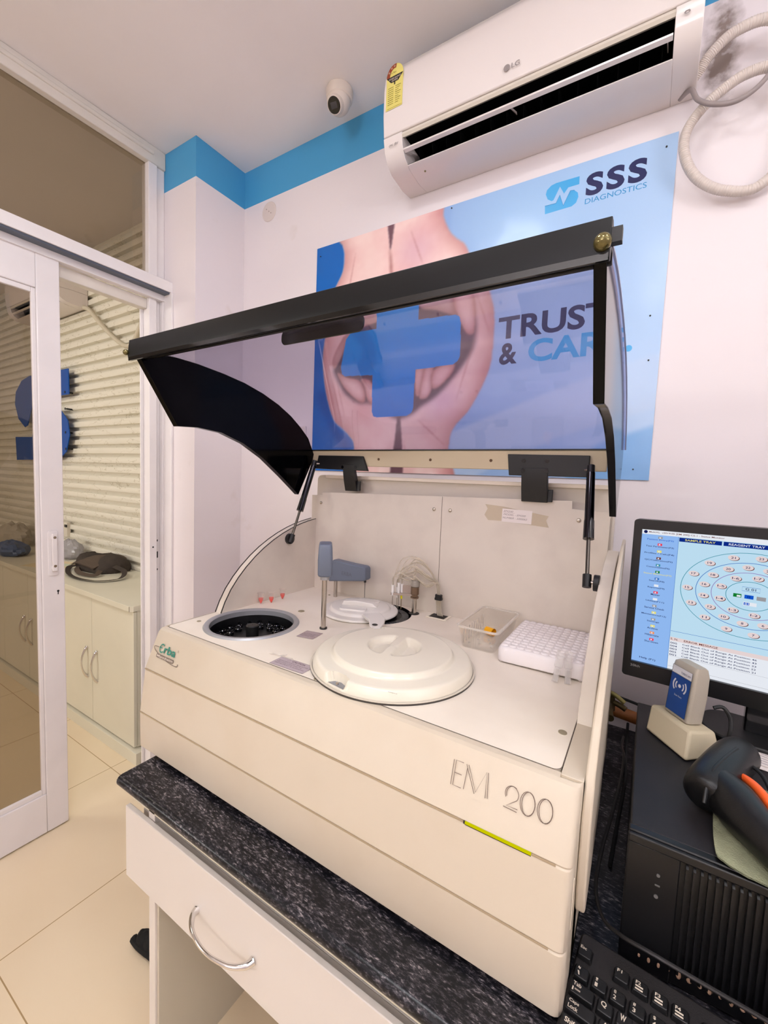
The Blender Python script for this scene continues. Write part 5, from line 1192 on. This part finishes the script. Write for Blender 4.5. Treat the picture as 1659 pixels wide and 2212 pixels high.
mb = MB(); fv = []; 
for i in range(9):
    for j in range(7):
        u, v = i / 8, j / 6; fv.append((-3.13 + .25 * u - .01 * v, 1.44 - .20 * v + .03 * u, .885 - .02 * (2 * u - 1) ** 2 - .10 * max(0, v - .45) ** 1.4 + .003 * math.sin(9 * u + 5 * v)))
fq = [(i * 7 + j, i * 7 + j + 1, (i + 1) * 7 + j + 1, (i + 1) * 7 + j) for i in range(8) for j in range(6)]
mb.add(fv, fq); mb.add([(x, y, z - .006) for x, y, z in fv], [q[::-1] for q in fq]); obj('flap', mb, mat('bag_flap', (82, 68, 56), .8, bump=.4, bscale=150), BG, angle=60)
def strap(pts, w_):
    P_ = spline([Vector(p) for p in pts], 8); mb = MB(); vs = []
    for i, p in enumerate(P_):
        t = (P_[min(i + 1, len(P_) - 1)] - P_[max(i - 1, 0)]).normalized(); sd = Vector((-t.y, t.x, 0)).normalized() * w_ / 2 + Vector((0, 0, .004))
        vs += [p + sd, p - sd, p - sd + Vector((0, 0, -.003)), p + sd + Vector((0, 0, -.003))]
    return mb.add(vs, [(4 * i + k, 4 * i + (k + 1) % 4, 4 * i + 4 + (k + 1) % 4, 4 * i + 4 + k) for i in range(len(P_) - 1) for k in range(4)])
obj('strap', strap([(-2.84, 1.36, .84), (-2.70, 1.36, .825), (-2.63, 1.30, .803), (-2.66, 1.21, .800), (-2.78, 1.165, .800), (-2.92, 1.165, .800), (-3.05, 1.20, .802), (-3.16, 1.26, .806), (-3.10, 1.32, .82)], .028), BAGM, BG, angle=60)
obj('strap', strap([(-3.12, 1.33, .83), (-3.05, 1.25, .815), (-2.92, 1.215, .806), (-2.80, 1.24, .806), (-2.84, 1.29, .82)], .026), mat('bag_flap', (82, 68, 56), .8), BG, angle=60)
mb = MB(); mb.M = Matrix.Translation((-3.36, 1.24, .7905)) @ Matrix.Rotation(.3, 4, 'Z'); mb.box(-.15, .15, -.105, .105, 0, .001); mb.m = 1; mb.box(-.05, .12, -.07, .05, .001, .0016)
obj('document', mb, [mat('paper_cream', (226, 208, 170), .7), mat('paper_green', (200, 206, 180), .7)], label='cream printed sheet lying on the corridor cabinet behind the bag', cat='paper')
def crumple(c, r3, seed, M_, nm, lab):
    rn = random.Random(seed); mb = MB(); mb.sphere((0, 0, 0), 1, 12)
    ph = [rn.uniform(0, 6) for _ in range(8)]
    mb.v = [Vector((c[0] + v.x * r3[0] * (1 + .16 * math.sin(7 * v.y + ph[0]) * math.sin(6 * v.z + ph[1])), c[1] + v.y * r3[1] * (1 + .16 * math.sin(8 * v.x + ph[2])), max(c[2] + v.z * r3[2] * (1 + .22 * math.sin(9 * v.x + ph[3]) * math.cos(7 * v.y + ph[4])), .7905))) for v in mb.v]
    return obj(nm, mb, M_, label=lab, cat='plastic bag', angle=20)
crumple((-3.52, 1.40, .85), (.11, .07, .075), 1, clear('poly_bag', (.80, .80, .83), rough=.15, haze=.5, hazecol=(190, 186, 190)), 'plastic_bag', 'crumpled clear plastic bag on the cabinet, seen beside the door stile')
crumple((-3.95, 1.20, .83), (.17, .09, .06), 5, mat('bag_blue_dark', (60, 84, 124), .4), 'plastic_bag', 'crumpled dark blue plastic bag seen through the brown door glass')
crumple((-4.40, 1.36, .87), (.22, .09, .10), 8, clear('poly_bag_pale', (.75, .73, .70), rough=.2, haze=.6, hazecol=(206, 196, 180)), 'plastic_bag', 'big crumpled pale plastic bag seen through the brown door glass')
SG = thing('wall_sign', (-4.12, 1.46, 1.485), 'large blue S-shaped logo sign mounted on the slatted corridor wall', 'sign')
sgx = lambda u: -4.62 + (u - .9094) * 10.64; sgz = lambda v: 1.490 + (v - .7986) * 8.25
SBL = mat('sign_blue', (0, 78, 166), .3, spec=.2)
for nm, L_ in (('logo_upper', LOGO_UP), ('logo_lower', LOGO_LO)):
    mb = MB(); mb.M = frame((0, 1.455, 0), (1, 0, 0), (0, 0, 1)); P_ = [(sgx(u), sgz(v)) for u, v in L_]; mb.prism(P_, 0, .006, 'z'); sg = obj(nm, mb, SBL, SG, bevel=.001)
    k0 = max(P_, key=lambda p: p[0]); mb = MB()
    for dz in (-.10, .02): mb.cyl((k0[0] - .06, 1.449, k0[1] + dz), (k0[0] - .06, 1.447, k0[1] + dz), .009, n=12); mb.cyl((k0[0] - .06, 1.455, k0[1] + dz), (k0[0] - .06, 1.499, k0[1] + dz), .006, n=10)
    obj('standoff', mb, BLACKM, sg)
A2, P2, fp2 = aircon(-4.255, -3.415, 1.4905, 2.545, 'second white air conditioner on the slatted corridor wall, partly behind the sliding door')
hose('conduit', [(-3.43, 1.47, 2.56), (-3.40, 1.465, 2.545), (-3.334, 1.465, 2.52), (-3.21, 1.47, 2.42), (-3.09, 1.475, 2.333), (-2.96, 1.478, 2.255), (-2.87, 1.478, 2.225), (-2.79, 1.475, 2.245), (-2.70, 1.47, 2.33), (-2.616, 1.47, 2.40), (-2.5, 1.47, 2.52), (-2.4, 1.47, 2.62)], .014, mat('conduit_cream', (214, 204, 182), .5), 0, 'cream conduit sagging across the slatted corridor wall below the second air conditioner', 'conduit')
SW = thing('switch_box', (-3.78, 1.49, .92), 'small cream switch box with black rocker low on the slatted corridor wall', 'switch')
obj('box_body', MB().box(-3.86, -3.745, 1.47, 1.4975, .915, 1.025), mat('switch_cream', (228, 218, 200), .35), SW, bevel=.003)
obj('rocker', MB().box(-3.765, -3.735, 1.462, 1.47, .99, 1.01), BLACKM, SW, bevel=.001)
